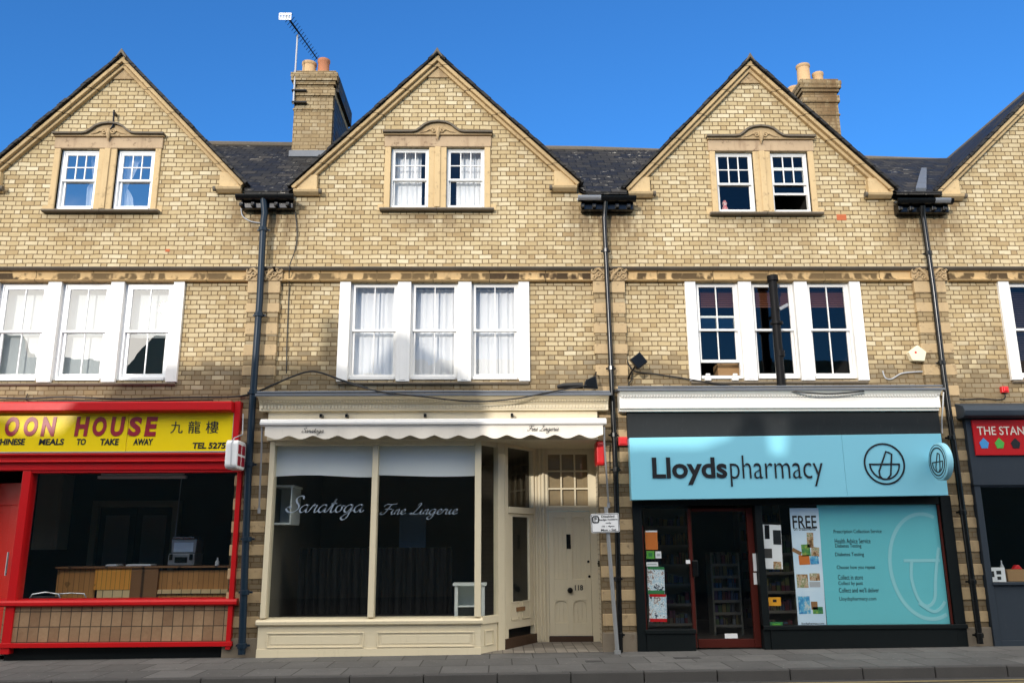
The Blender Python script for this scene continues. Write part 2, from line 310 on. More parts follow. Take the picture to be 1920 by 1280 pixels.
PARTY = [-8.28, -2.78, 2.87, 8.27, 13.75]
ST = [(PARTY[i], 6.0, 7.15, .95, .9) for i in (1, 2, 3)]
ST += [(-5.53, 6.55, 6.93, 1.0, .45), (.04, 6.5, 6.93, 1.0, .5), (5.57, 6.5, 6.93, 1.0, .4)]
MT = dict(
    brick=mk_brick(stains=ST), pierbrick=mk_brick('sooty_pier_brick', grime=.75),
    chimbrick=mk_brick("chimney_brick", soot=False, grime=.9, stains=[(-1.9, 9.9, 11.2, 1.0, .55), (8.6, 8.9, 11.4, 1.3, .95), (8.6, 8.8, 10.9, 1.1, .8)]),
    stone=mk_stone("cream_stone", (.56, .42, .235), (.46, .33, .17), amt=.45),
    band=mk_stone("band_stone", (.60, .42, .215), (.50, .34, .155), amt=.6, band=(PZ(640, 526, -.06), PZ(640, 511, -.06)), joint=('x', .92)),
    cope=mk_stone('coping_stone', (.53, .39, .21), (.43, .30, .15), amt=.6, joint=('z', .46)),
    carve=mk_stone("carved_stone", (.48, .355, .205), (.31, .215, .11), amt=.75),
    cap=mk_stone("weathered_cap_stone", (.16, .135, .10), (.07, .06, .05), amt=.5),
    sillstone=mk_stone("sill_stone", (.24, .20, .15), (.12, .10, .075), amt=.5),
    slx=mk_slate("roof_slate", 'x', .55), sly=mk_slate("gable_slate", 'y', .15), slxm=mk_slate("roof_slate_lichen", 'x', .9),
    lead=mk_paint("lead", (.13, .145, .17), .45, .35, .3, .4),
    leadlt=mk_paint("lead_flashing", (.40, .41, .43), .45, .5, .2, .3),
    white=mk_paint("white_paint", (.78, .775, .755), .4, .35, .09, .28, (.45, .42, .36)),
    upvc=mk_paint("white_plastic", (.80, .81, .815), .3, .4, .05, .12, (.5, .48, .44)),
    cream=mk_paint("cream_paint", (.72, .635, .455), .4, .45, .08, .22, (.36, .29, .18)),
    whitecream=mk_paint("white_cornice_paint", (.84, .83, .78), .4, .45, .06, .10, (.45, .42, .36)),
    awn=mk_paint("awning_cloth", (.80, .745, .655), .85, .1, .1, .25, (.40, .34, .26)),
    awnrail=mk_paint("awning_rail", (.80, .79, .77), .35, .5, .05, .15),
    red=mk_paint("red_gloss", (.52, .008, .011), .34, .25, .2, .35, (.17, .012, .012)),
    redd=mk_paint("red_door_paint", (.66, .018, .010), .35, .25, .1, .08, (.2, .02, .02)),
    yellow=mk_paint("yellow_sign_acrylic", (.84, .63, .008), .2, .3, .06, .06, (.45, .32, .02)),
    maroon=mk_paint("maroon_letter", (.30, .012, .028), .3, .5, .1, 0),
    black=mk_paint("black_letter", (.012, .012, .014), .4, .4, .1, 0),
    blackgl=mk_paint("black_gloss_iron", (.006, .0065, .007), .2, .32, .2, .1, (.03, .025, .02)),
    bluegrey=mk_paint("blue_grey_iron", (.008, .021, .038), .35, .25, .2, .15, (.03, .03, .03)),
    charcoal=mk_paint("charcoal_fascia", (.022, .025, .027), .6, .15, .1, .15, (.10, .10, .10)),
    slategrey=mk_paint("slate_grey_paint", (.030, .041, .056), .5, .2, .12, .15, (.10, .10, .10)),
    shopblk=mk_paint("black_green_paint", (.0045, .0075, .0085), .45, .2, .2, .12, (.02, .02, .02)),
    teal=mk_paint("pale_blue_sign", (.235, .60, .75), .30, .5, .03, .03, (.2, .4, .5)),
    tealrim=mk_paint("pale_blue_rim", (.30, .66, .80), .3, .5, .03, .02),
    vinyl=mk_paint("teal_vinyl", (.15, .55, .62), .3, .5, .06, .05, (.05, .25, .3)),
    vinyllt=mk_paint("pale_vinyl", (.30, .64, .70), .35, .3, .08, 0),
    doorred=mk_paint("brick_red_frame", (.075, .013, .009), .45, .15, .2, .2, (.08, .02, .02)),
    signred=mk_paint("sign_red", (.50, .008, .012), .4, .25, .1, .05),
    alarmred=mk_paint("alarm_red", (.62, .018, .020), .3, .5, .1, .05),
    alarmcr=mk_paint("alarm_cream", (.80, .72, .52), .4, .4, .05, .12),
    grey=mk_paint("galvanised_grey", (.30, .31, .32), .4, .5, .2, .25, metal=.3),
    steel=mk_paint("steel", (.55, .56, .58), .25, .5, .2, .15, metal=.8),
    alu=mk_paint("aluminium", (.40, .41, .43), .35, .5, .15, .1, metal=.6),
    pot1=mk_paint("buff_pot", (.56, .37, .20), .75, .2, .2, .4, (.2, .12, .06)),
    pot2=mk_paint("terracotta_pot", (.46, .19, .10), .75, .2, .2, .3, (.15, .08, .05)),
    glass=mk_glass("window_glass", .09, wav=.06), glassB=mk_glass("net_window_glass", .055, (.97, .98, .98), wav=.06), glassT=mk_glass("sky_window_glass", .40, wav=.05), glassdk=mk_glass("dark_window_glass", .05, (.90, .92, .90), wav=.06), glassA=mk_glass("bright_window_glass", .26, wav=.05),
    shopglass=mk_glass("shop_glass", .045, (.95, .97, .965)),
    net=mk_fabric("net_curtain", (.90, .90, .90), .22), drape=mk_fabric("white_drape", (.88, .88, .87), .2),
    blindc=mk_fabric("white_blind", (.80, .82, .84), .25), shopblind=mk_fabric("shop_blind", (.84, .86, .86), .15),
    brownblind=mk_paint("brown_slat_blind", (.16, .055, .03), .5, .4, .3, 0), darkblind=mk_paint("dark_slat_blind", (.05, .03, .028), .5, .4, .3, 0),
    orangec=mk_fabric("orange_curtain", (.50, .24, .09), .3),
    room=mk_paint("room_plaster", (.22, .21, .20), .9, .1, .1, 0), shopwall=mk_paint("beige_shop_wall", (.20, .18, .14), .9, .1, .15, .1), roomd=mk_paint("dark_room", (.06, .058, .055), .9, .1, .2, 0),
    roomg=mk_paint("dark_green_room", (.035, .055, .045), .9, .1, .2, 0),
    shopfl=mk_paint("shop_floor", (.10, .085, .07), .6, .3, .2, .2),
    pine=mk_planks("pine_board", (.66, .32, .10), (.46, .21, .06), .085), pinesun=mk_planks("painted_sun_pine", (.95, .44, .07), (.80, .33, .05), .075),
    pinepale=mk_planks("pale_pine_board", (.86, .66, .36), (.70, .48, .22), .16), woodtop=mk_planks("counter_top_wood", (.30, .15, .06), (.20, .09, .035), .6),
    tile=mk_tiles("riser_tile", 'xz', .150, .215, [(0, (.19, .105, .055)), (.5, (.28, .175, .098)), (1, (.39, .265, .155))], (.05, .035, .022), .008),
    slab=mk_tiles("paving_slab", 'xy', .62, .66, [(0, (.075, .074, .073)), (.5, (.110, .108, .106)), (1, (.155, .152, .148))], (.035, .034, .032), .010, .5, .85, spots=True),
    entile=mk_tiles("entrance_tile", 'xy', .16, .16, [(0, (.15, .135, .12)), (.5, (.24, .215, .185)), (1, (.34, .31, .27))], (.06, .05, .045), .008, .0, .6),
    kerb=mk_ground("kerb_stone", (.040, .040, .042), (.085, .082, .08), 3., .4),
    asphalt=mk_ground("asphalt", (.030, .030, .033), (.065, .064, .066), 1.5, .5),
    yline=mk_ground("yellow_line_paint", (.14, .11, .05), (.30, .24, .12), 6., .3),
    blockst=mk_stone("quoin_stone", (.52, .385, .215), (.37, .27, .155), stain=(.10, .07, .045), amt=.7), lintel=mk_stone("stained_lintel_stone", (.50, .375, .24), (.34, .24, .15), stain=(.12, .075, .045), amt=.8),
    plinth=mk_stone("pier_base_stone", (.24, .20, .15), (.15, .125, .095), amt=.4),
    fanblind=mk_paint('amber_brown_blind', (.40, .29, .17), .7, .2, .3, .3, scale=9.), blackmat=mk_paint('matt_black_iron', (.006, .006, .007), .5, .12, .2, .1, (.03, .02, .015)),
    whbrick=None, paper=mk_paint("paper", (.78, .79, .80), .6, .3, .04, .05), darkwood=mk_paint("dark_step_wood", (.06, .03, .016), .5, .4, .2, .1),
    card=mk_paint("cardboard", (.36, .22, .11), .85, .1, .15, .1), orange=mk_paint("orange_print", (.62, .17, .025), .5, .4, .15, 0),
    green=mk_paint("green_print", (.10, .36, .045), .5, .4, .15, 0), dgreen=mk_paint("dark_green_print", (.03, .20, .06), .5, .4, .2, 0),
    bluep=mk_paint("blue_print", (.05, .25, .55), .5, .4, .2, 0), brownp=mk_paint("brown_print", (.30, .15, .06), .5, .4, .3, 0),
    greyp=mk_paint("grey_print", (.45, .47, .50), .5, .4, .2, 0), amber=mk_paint("amber_print", (.80, .36, .02), .5, .4, .1, 0),
    wletter=mk_paint("silver_blue_letter", (.26, .32, .39), .4, .5, .2, 0), stand=mk_paint("sign_cream_letter", (.78, .72, .62), .5, .4, .05, 0),
    pblue=mk_paint("pentagon_blue", (.05, .28, .62), .5, .4, .05, 0), pgreen=mk_paint("pentagon_green", (.07, .42, .06), .5, .4, .05, 0),
    shelf=mk_paint("shelf_wood", (.34, .30, .24), .6, .3, .2, 0), cabinet=mk_paint("white_cabinet", (.66, .70, .68), .4, .4, .08, .1),
    rubber=mk_paint("cable_black", (.010, .010, .011), .5, .4, .2, 0), brickred=mk_paint("repair_brick_red", (.50, .14, .06), .85, .2, .3, .2),
    bluedoor=mk_paint("pale_blue_panel", (.16, .22, .30), .5, .4, .1, .1), oppwall=mk_paint("pale_render_wall", (.56, .42, .25), .9, .2, .12, .25),
)
def mk_whbrick():
    mt = Mat("white_painted_brick", .6, .35); x, y, z = mt.pos()
    face, rnd, _ = brick_layout(mt, x+y, z)
    mt.color(mt.mix(face, (.42, .36, .27), (.70, .63, .50))); mt.bump(face, .5, .008); return mt.m
MT['whbrick'] = mk_whbrick()
def mk_products():
    mt = Mat("shelf_products", .5, .4); x, y, z = mt.pos()
    u = (x+y)/.075; r = (z/.3).floor()
    rnd = mt.white(mt.vec(u.floor(), r, 1.)); e = u.fract(); e = e.min(e*-1.+1.).step(.02, .12)
    c = mt.ramp(rnd, [(0, (.30, .30, .29)), (.2, (.04, .10, .20)), (.4, (.25, .05, .04)), (.6, (.08, .18, .08)), (.8, (.30, .22, .08)), (1, (.12, .12, .13))])
    mt.color(mt.mix(e, (.01, .01, .01), c)); return mt.m
MT['products'] = mk_products()
def mk_leaf(name, cols, sc):
    mt = Mat(name, .45, .4); mt.color(mt.ramp(mt.noise(sc, 3., rough=.7), cols)); return mt.m
MT['leaf1'] = mk_leaf("green_leaflet_print", [(.36, (.02, .05, .09)), (.42, (.75, .78, .80)), (.5, (.30, .48, .60)), (.56, (.80, .80, .78)), (.62, (.10, .02, .02)), (.7, (.70, .72, .70))], 9.)
MT['leaf2'] = mk_leaf("photo_print", [(.35, (.10, .05, .02)), (.45, (.42, .24, .10)), (.52, (.55, .45, .35)), (.6, (.16, .22, .06)), (.7, (.70, .62, .5))], 14.)
MT['banner'] = mk_leaf("banner_print", [(.3, (.50, .66, .80)), (.7, (.68, .80, .90))], 1.2)
MT['pack1'] = mk_leaf("green_pack_print", [(.4, (.02, .16, .07)), (.55, (.12, .30, .06)), (.7, (.45, .40, .08))], 8.)
MT['pack2'] = mk_leaf("blue_pack_print", [(.4, (.02, .16, .42)), (.55, (.10, .40, .62)), (.68, (.62, .62, .55))], 9.)

# ---------------------------------------------------------------- mesh helpers
class MB:
    def __init__(s): s.v, s.f = [], []
    def add(s, vs, fs):
        b = len(s.v); s.v += [tuple(v) for v in vs]; s.f += [tuple(b+i for i in f) for f in fs]; return s
    def box(s, x0, x1, y0, y1, z0, z1):
        if x0 > x1: x0, x1 = x1, x0
        if y0 > y1: y0, y1 = y1, y0
        if z0 > z1: z0, z1 = z1, z0
        return s.add([(x0, y0, z0), (x1, y0, z0), (x1, y1, z0), (x0, y1, z0), (x0, y0, z1), (x1, y0, z1), (x1, y1, z1), (x0, y1, z1)],
                     [(0, 3, 2, 1), (4, 5, 6, 7), (0, 1, 5, 4), (1, 2, 6, 5), (2, 3, 7, 6), (3, 0, 4, 7)])
    def obox(s, a, b, n0, n1, z0, z1):
        a, b = Vector(a), Vector(b); d = (b-a).normalized(); n = Vector((-d.y, d.x))
        q = [a+n*n0, b+n*n0, b+n*n1, a+n*n1]
        return s.add([(p.x, p.y, z0) for p in q]+[(p.x, p.y, z1) for p in q],
                     [(0, 3, 2, 1), (4, 5, 6, 7), (0, 1, 5, 4), (1, 2, 6, 5), (2, 3, 7, 6), (3, 0, 4, 7)])
    def prism(s, poly, y0, y1):        # outline in x,z given counter-clockwise as seen from the street
        n = len(poly)
        return s.add([(x, y0, z) for x, z in poly]+[(x, y1, z) for x, z in poly],
                     [tuple(range(n)), tuple(reversed(range(n, 2*n)))]+[(i, i+n, (i+1) % n+n, (i+1) % n) for i in range(n)])
    def prismx(s, poly, x0, x1):       # profile in y,z swept along x
        n = len(poly)
        return s.add([(x0, y, z) for y, z in poly]+[(x1, y, z) for y, z in poly],
                     [tuple(reversed(range(n))), tuple(range(n, 2*n))]+[(i, (i+1) % n, (i+1) % n+n, i+n) for i in range(n)])
    def rake(s, a, b, o0, o1, y0, y1):  # bar along a->b in x,z, offset o0..o1 to its right-hand side
        a, b = Vector(a), Vector(b); d = (b-a).normalized(); n = Vector((d.y, -d.x))
        q = [a+n*o0, b+n*o0, b+n*o1, a+n*o1]
        return s.prism([(p.x, p.y) for p in q], y0, y1)
    def tube(s, pts, r, n=10, caps=True):
        pts = [Vector(p) for p in pts]; rings = []
        for i, p in enumerate(pts):
            t = (pts[min(i+1, len(pts)-1)]-pts[max(i-1, 0)]).normalized()
            a = t.cross(Vector((0, 1, 0)) if abs(t.y) < .9 else Vector((1, 0, 0))).normalized(); b = t.cross(a)
            rr = r[i] if isinstance(r, (list, tuple)) else r
            rings.append([p+(a*cos(2*pi*k/n)+b*sin(2*pi*k/n))*rr for k in range(n)])
        base = len(s.v)
        for g in rings: s.v += [tuple(q) for q in g]
        for i in range(len(pts)-1):
            for k in range(n):
                s.f.append((base+i*n+k, base+i*n+(k+1) % n, base+(i+1)*n+(k+1) % n, base+(i+1)*n+k))
        if caps:
            s.f.append(tuple(base+k for k in reversed(range(n)))); s.f.append(tuple(base+(len(pts)-1)*n+k for k in range(n)))
        return s
    def lathe(s, cx, cy, prof, n=20):
        base = len(s.v)
        for r, z in prof: s.v += [(cx+r*cos(2*pi*k/n), cy+r*sin(2*pi*k/n), z) for k in range(n)]
        for i in range(len(prof)-1):
            for k in range(n): s.f.append((base+i*n+k, base+i*n+(k+1) % n, base+(i+1)*n+(k+1) % n, base+(i+1)*n+k))
        s.f.append(tuple(base+(len(prof)-1)*n+k for k in range(n))); s.f.append(tuple(base+k for k in reversed(range(n))))
        return s
    def ribbon(s, pts, wf, y0, y1, closed=False):
        """flat stroke in the x,z plane with a half width from wf(i, direction)"""
        pts = [Vector(p) for p in pts]; n = len(pts); L, R = [], []
        for i, p in enumerate(pts):
            if closed: t = pts[(i+1) % n]-pts[i-1]
            else: t = pts[min(i+1, n-1)]-pts[max(i-1, 0)]
            if t.length < 1e-9: t = Vector((1, 0))
            t.normalize(); nn = Vector((-t.y, t.x)); h = wf(i, t) if callable(wf) else wf
            L.append(p+nn*h); R.append(p-nn*h)
        b = len(s.v)
        for q in (L, R):
            for y in (y0, y1): s.v += [(p.x, y, p.y) for p in q]
        lf, lb, rf, rb = b, b+n, b+2*n, b+3*n
        for i in range(n if closed else n-1):
            j = (i+1) % n
            s.f += [(rf+i, rf+j, lf+j, lf+i), (lb+i, lb+j, rb+j, rb+i), (lf+i, lf+j, lb+j, lb+i), (rb+i, rb+j, rf+j, rf+i)]
        if not closed: s.f += [(lf, lb, rb, rf), (lf+n-1, rf+n-1, rb+n-1, lb+n-1)]
        return s

OFF = {}
def thing(name, label, cat, loc=(0, 0, 0), group=None):
    o = bpy.data.objects.new(name, None); COL.objects.link(o); o.location = loc; o.empty_display_size = .1
    OFF[o.name] = Vector(loc); o["label"] = label; o["category"] = cat
    if group: o["group"] = group
    return o
def obj(name, mb, mat, parent=None, bevel=0., smooth=False, label=None, cat=None, group=None, kind=None, loc=None):
    base = OFF[parent.name] if parent is not None else (Vector(loc) if loc else Vector((0, 0, 0)))
    me = bpy.data.meshes.new(name)
    me.from_pydata([tuple(Vector(v)-base) for v in mb.v], [], mb.f); me.validate(); me.update()
    me.materials.append(MT[mat] if isinstance(mat, str) else mat)
    if smooth:
        me.polygons.foreach_set("use_smooth", [True]*len(me.polygons))
        try: me.set_sharp_from_angle(angle=radians(40))
        except Exception: pass
    o = bpy.data.objects.new(name, me); COL.objects.link(o)
    if parent is not None: o.parent = parent
    elif loc: o.location = loc
    OFF[o.name] = base
    if bevel:
        b = o.modifiers.new("edge", 'BEVEL'); b.width = bevel; b.segments = 2; b.limit_method = 'ANGLE'; b.angle_limit = radians(50)
    for k, v in (("label", label), ("category", cat), ("group", group), ("kind", kind)):
        if v: o[k] = v
    return o
def text_mb(body, x0, x1, z0, z1, y, thick=.004, bold=0., shear=0., keep=False, face='-y', frame=None):
    cu = bpy.data.curves.new("lettering", 'FONT'); cu.body = body; cu.size = 1; cu.offset = bold; cu.shear = shear
    cu.resolution_u = 4; cu.extrude = .5; cu.space_line = .9
    o = bpy.data.objects.new("lettering", cu); COL.objects.link(o); dg = bpy.context.evaluated_depsgraph_get(); dg.update()
    me = bpy.data.meshes.new_from_object(o.evaluated_get(dg)); vs = [v.co.copy() for v in me.vertices]; fs = [tuple(p.vertices) for p in me.polygons]
    bpy.data.objects.remove(o); bpy.data.curves.remove(cu); bpy.data.meshes.remove(me)
    ax, bx = min(v.x for v in vs), max(v.x for v in vs); az, bz = min(v.y for v in vs), max(v.y for v in vs)
    sx, sz = (x1-x0)/(bx-ax), (z1-z0)/(bz-az)
    m = MB(); m.add([(x0+(v.x-ax)*sx, y-(v.z+.5)*thick, z0+(v.y-az)*sz) for v in vs], fs); return m
def rect_text(body, px, Y, **k):
    x0, y0, x1, y1 = px; X0, X1, Z0, Z1 = RC(x0, y0, x1, y1, Y); return text_mb(body, X0, X1, Z0, Z1, Y, **k)
def spline(pts, k=6):
    out = []; n = len(pts)
    for i in range(n-1):
        p0, p1, p2, p3 = pts[max(i-1, 0)], pts[i], pts[i+1], pts[min(i+2, n-1)]
        for j in range(k):
            t = j/k
            out.append(tuple(.5*((2*p1[d])+(-p0[d]+p2[d])*t+(2*p0[d]-5*p1[d]+4*p2[d]-p3[d])*t*t+(-p0[d]+3*p1[d]-3*p2[d]+p3[d])*t**3) for d in range(len(p1))))
    out.append(tuple(pts[-1])); return out
BOWL = [(.78, .85), (.5, 1), (.15, .72), (.06, .28), (.28, 0), (.56, .2), (.76, .7), (.82, 1)]
GLY = {
 'S': ([[(1.3, 1.75), (1.2, 2.1), (.85, 2.15), (.58, 1.8), (.72, 1.35), (1.05, .95), (1.1, .45), (.7, .03), (.2, .08), (-.12, .45), (.1, .75), (.35, .55)]], 1.3),
 'F': ([[(.95, 1.95), (.75, 1.2), (.55, .4), (.25, 0), (-.1, .15), (.02, .45)], [(.05, 1.55), (.3, 2.0), (.8, 1.95), (1.3, 1.98), (1.65, 2.15)], [(.30, 1.0), (.7, 1.08), (1.25, 1.02)]], 1.3),
 'L': ([[(.62, 1.75), (.78, 2.1), (.98, 1.95), (.80, 1.3), (.55, .6), (.25, .08), (-.02, .06), (.02, .26), (.35, .12), (.75, 0), (1.15, .12)]], 1.2),
 'a': ([BOWL, [(.82, 1), (.72, .4), (.78, .05), (.95, .05), (1.12, .3)]], 1.08),
 'r': ([[(0, .3), (.3, 1.08), (.36, .85), (.62, .92), (.55, .4), (.6, .05), (.75, .02), (.92, .3)]], .9),
 't': ([[(0, .3), (.3, 1.1), (.46, 1.75), (.3, .5), (.35, .05), (.5, 0), (.72, .3)], [(.08, 1.12), (.68, 1.16)]], .7),
 'o': ([[(.5, 1), (.15, .75), (.1, .25), (.35, 0), (.65, .25), (.65, .7), (.5, 1), (.62, .84), (.95, .85)]], .95),
 'g': ([BOWL, [(.82, 1), (.72, 0), (.6, -.7), (.3, -1), (0, -.75), (.3, -.3), (1.05, .3)]], 1.05),
 'i': ([[(0, .3), (.22, 1), (.13, .4), (.18, .03), (.35, .05), (.52, .3)], [(.36, 1.45), (.40, 1.52)]], .5),
 'n': ([[(0, .3), (.16, 1), (.09, .5), (.05, 0)], [(.07, .4), (.3, .9), (.5, .95), (.5, .5), (.48, .1), (.6, 0), (.82, .3)]], .8),
 'e': ([[(0, .3), (.3, .45), (.55, .75), (.4, 1), (.15, .75), (.1, .25), (.3, 0), (.6, .1), (.74, .3)]], .72), ' ': ([], .7)}
def script_mb(body, px, Y, wmin=.03, wmax=.13, shear=.28, thick=.003):
    X0, X1, Z0, Z1 = RC(*px, Y); st = []; adv = 0
    for ch in body:
        g, a = GLY[ch]
        for s_ in g: st.append([(x+adv+y*shear, y) for x, y in spline(s_)])
        adv += a
    al = [p for s_ in st for p in s_]; ax, bx = min(p[0] for p in al), max(p[0] for p in al); az, bz = min(p[1] for p in al), max(p[1] for p in al)
    sx, sz = (X1-X0)/(bx-ax), (Z1-Z0)/(bz-az); m = MB()
    for s_ in st:
        q = [(X0+(x-ax)*sx, Z0+(y-az)*sz) for x, y in s_]
        m.ribbon(q, lambda i, t: (wmin+(wmax-wmin)*abs(t.x*.45-t.y*.89)**1.6)*sz, Y-thick, Y)
    return m
def lightly(o): return o

# ---------------------------------------------------------------- ground
def sloped(x0, x1, y0, y1, z0, z1, n=1):
    m = MB()
    for i in range(n):
        a, b = x0+(x1-x0)*i/n, x0+(x1-x0)*(i+1)/n
        q = [(a, y0), (b, y0), (b, y1), (a, y1)]
        m.add([(x, y, z0+GZ(x)) for x, y in q]+[(x, y, z1+GZ(x)) for x, y in q],
              [(0, 3, 2, 1), (4, 5, 6, 7), (0, 1, 5, 4), (1, 2, 6, 5), (2, 3, 7, 6), (3, 0, 4, 7)])
    return m
KY = -2.02
g = MB(); g.add([(-300, -300, -.13-2.1), (300, -300, -.13+2.1), (300, 300, -.13+2.1), (-300, 300, -.13-2.1)], [(0, 1, 2, 3)])
obj("road", g, "asphalt", kind="structure")
obj("pavement", sloped(-40, 40, KY+.004, 6, -.3, 0), "slab", kind="structure")
kb = MB(); x = -20.
while x < 24:
    kb.v, kb.f = kb.v, kb.f
    s_ = sloped(x, x+.905, KY-.10, KY, -.3, .004+random.uniform(-.002, .003)); kb.add(s_.v, s_.f); x += .915
obj("kerb", kb, "kerb", kind="structure", bevel=.014)
for y0 in (-2.36, -2.56):
    yl = MB(); yl.add([(-20, y0-.05, -.124+GZ(-20)), (25, y0-.05, -.124+GZ(25)), (25, y0+.05, -.124+GZ(25)), (-20, y0+.05, -.124+GZ(-20))], [(0, 1, 2, 3)])
    obj("yellow_line", yl, "yline", kind="structure")

# ---------------------------------------------------------------- the terrace across the street (throws the shade on the shopfronts)
def opp():
    # its skyline, from the edge of its shadow on the facade; the house fronts stand 17 m from ours
    dx, dz = 17*math.tan(SUN_AZ), 17*math.tan(SUN_EL)/cos(SUN_AZ)
    sh = [(-30, 4.4), (-9.5, 4.4), (-9.2, 3.6), (-6.45, 3.45), (-6.3, 3.25), (-5.65, 3.25), (-5.3, 3.7), (-4.7, 4.36), (-1.80, 4.40), (-1.80, 5.18), (-1.50, 5.18), (-1.50, 4.35), (-1.15, 4.30), (-.72, 4.9), (-.40, 4.86), (.45, 4.3), (.95, 3.8),
          (1.12, 2.60), (2.95, 2.58), (3.0, 2.90), (4.3, 2.90), (4.75, 3.05), (5.0, 3.46), (5.30, 3.44), (5.38, 2.80), (5.60, 2.80), (5.72, 3.46), (9.2, 3.44), (9.3, 3.4), (30, 3.4)]
    pl = [(x-dx, z+dz) for x, z in sh]
    poly = [(pl[0][0], -1.5), (pl[-1][0], -1.5)]+list(reversed(pl))
    m = MB(); m.prism(poly, -20.5, -17)
    n = len(poly)          # the houses stand askew, in line with the low sun
    m.v = [(x-(abs(y)-17)*math.tan(SUN_AZ), y, z) for x, y, z in m.v]
    m.f = [tuple(reversed(f)) for f in m.f]
    obj("opposite_terrace", m, "oppwall", kind="structure")
opp()

# ---------------------------------------------------------------- houses
NAMES = ["gabled yellow brick house above the red takeaway, white windows", "gabled yellow brick house above the cream shopfront, curtained windows",
         "gabled yellow brick house above the pale blue pharmacy sign", "gabled yellow brick house above the slate grey shop, cut by the photo's edge"]
VY = -.14
APX = [P(230, 99, VY), P(820, 97, VY), P(1405, 107, VY)]
APX.append((APX[2][0]+5.53, APX[2][1]-.06))
FR = [P(461, 340, VY), P(1091, 338, VY), P(1682, 351, VY)]
FL = [None, P(541, 345, VY), P(1169, 349, VY), P(1753, 354, VY)]
FL[0] = (2*APX[0][0]-FR[0][0], FR[0][1]); FR.append((2*APX[3][0]-FL[3][0], FL[3][1]))
BZ0, BZ1 = PZ(640, 527, -.08), PZ(640, 500, -.12)
W1X = [(PX_(-2, 620)-.25, PX_(341, 620)), (-1.516, 1.57), (4.128, 7.026), (9.332, 12.3)]
W1Z = (4.12, PZ(800, 529)-.005)
WUC = [-5.53, .04, 5.575, 11.12]
WUZ = [(PZ(190, 393), PZ(205, 280)), (PZ(820, 390), PZ(820, 277)), (PZ(1430, 398), PZ(1425, 285)), (PZ(1900, 400), PZ(1900, 292))]
LW, MW_ = .645, .30    # upper light width and stone mullion width
PILW = .50
SHX = [(-8.0, PX_(441, 1000, -.05)), (PX_(490, 1000, -.05), PX_(1131, 1000, -.05)), (PX_(1192, 1000, -.05), PX_(1795, 1000, -.05)), (PX_(1842, 1000, -.05), 13.4)]
SHZ = [PZ(200, 757), PZ(800, 745), PZ(1450, 740), PZ(1870, 765)]

def window_light(house, x0, x1, z0, z1, yf, fr, mat, bars, meet, glass, open_=0., name="window", btm=.05):
    """one light: outer frame, upper and lower sash, pane(s)"""
    m = MB(); t = fr
    m.box(x0, x0+t, yf, yf+.09, z0, z1); m.box(x1-t, x1, yf, yf+.09, z0, z1)
    m.box(x0+t, x1-t, yf+.002, yf+.088, z1-t, z1); m.box(x0+t, x1-t, yf-.03, yf+.088, z0, z0+btm)
    wn = obj(name, m, mat, house, .004)
    a, b = x0+t, x1-t; zm = z0+btm+(z1-t-z0-btm)*meet
    def sash(za, zb, yy, nx, nz, rail, topr):
        s_ = MB(); r = rail
        s_.box(a, a+r, yy, yy+.035, za, zb); s_.box(b-r, b, yy, yy+.035, za, zb)
        s_.box(a+r, b-r, yy+.001, yy+.034, za, za+topr[0]); s_.box(a+r, b-r, yy+.001, yy+.034, zb-topr[1], zb)
        for i in range(1, nx):
            xx = a+r+(b-a-2*r)*i/nx; s_.box(xx-.009, xx+.009, yy+.004, yy+.030, za+topr[0], zb-topr[1])
        for i in range(1, nz):
            zz = za+topr[0]+(zb-za-topr[0]-topr[1])*i/nz; s_.box(a+r, b-r, yy+.006, yy+.028, zz-.009, zz+.009)
        so_ = obj("sash", s_, mat, wn, .003)
        g_ = MB(); g_.add([(a+r-.004, yy+.018, za+topr[0]-.004), (b-r+.004, yy+.018, za+topr[0]-.004), (b-r+.004, yy+.018, zb-topr[1]+.004), (a+r-.004, yy+.018, zb-topr[1]+.004)], [(0, 1, 2, 3)])
        return so_, g_
    (n1x, n1z, n2x, n2z, rail) = bars
    lift = open_*(zm-z0-btm)
    _, ga = sash(zm-.018, z1-t, yf+.012, n1x, n1z, rail, (.036, rail))
    _, gb = sash(z0+btm+lift, zm+.018+lift, yf+.05, n2x, n2z, rail, (rail*1.2, .036))
    for g_ in (ga, gb): obj("pane", g_, glass, wn)
    return wn

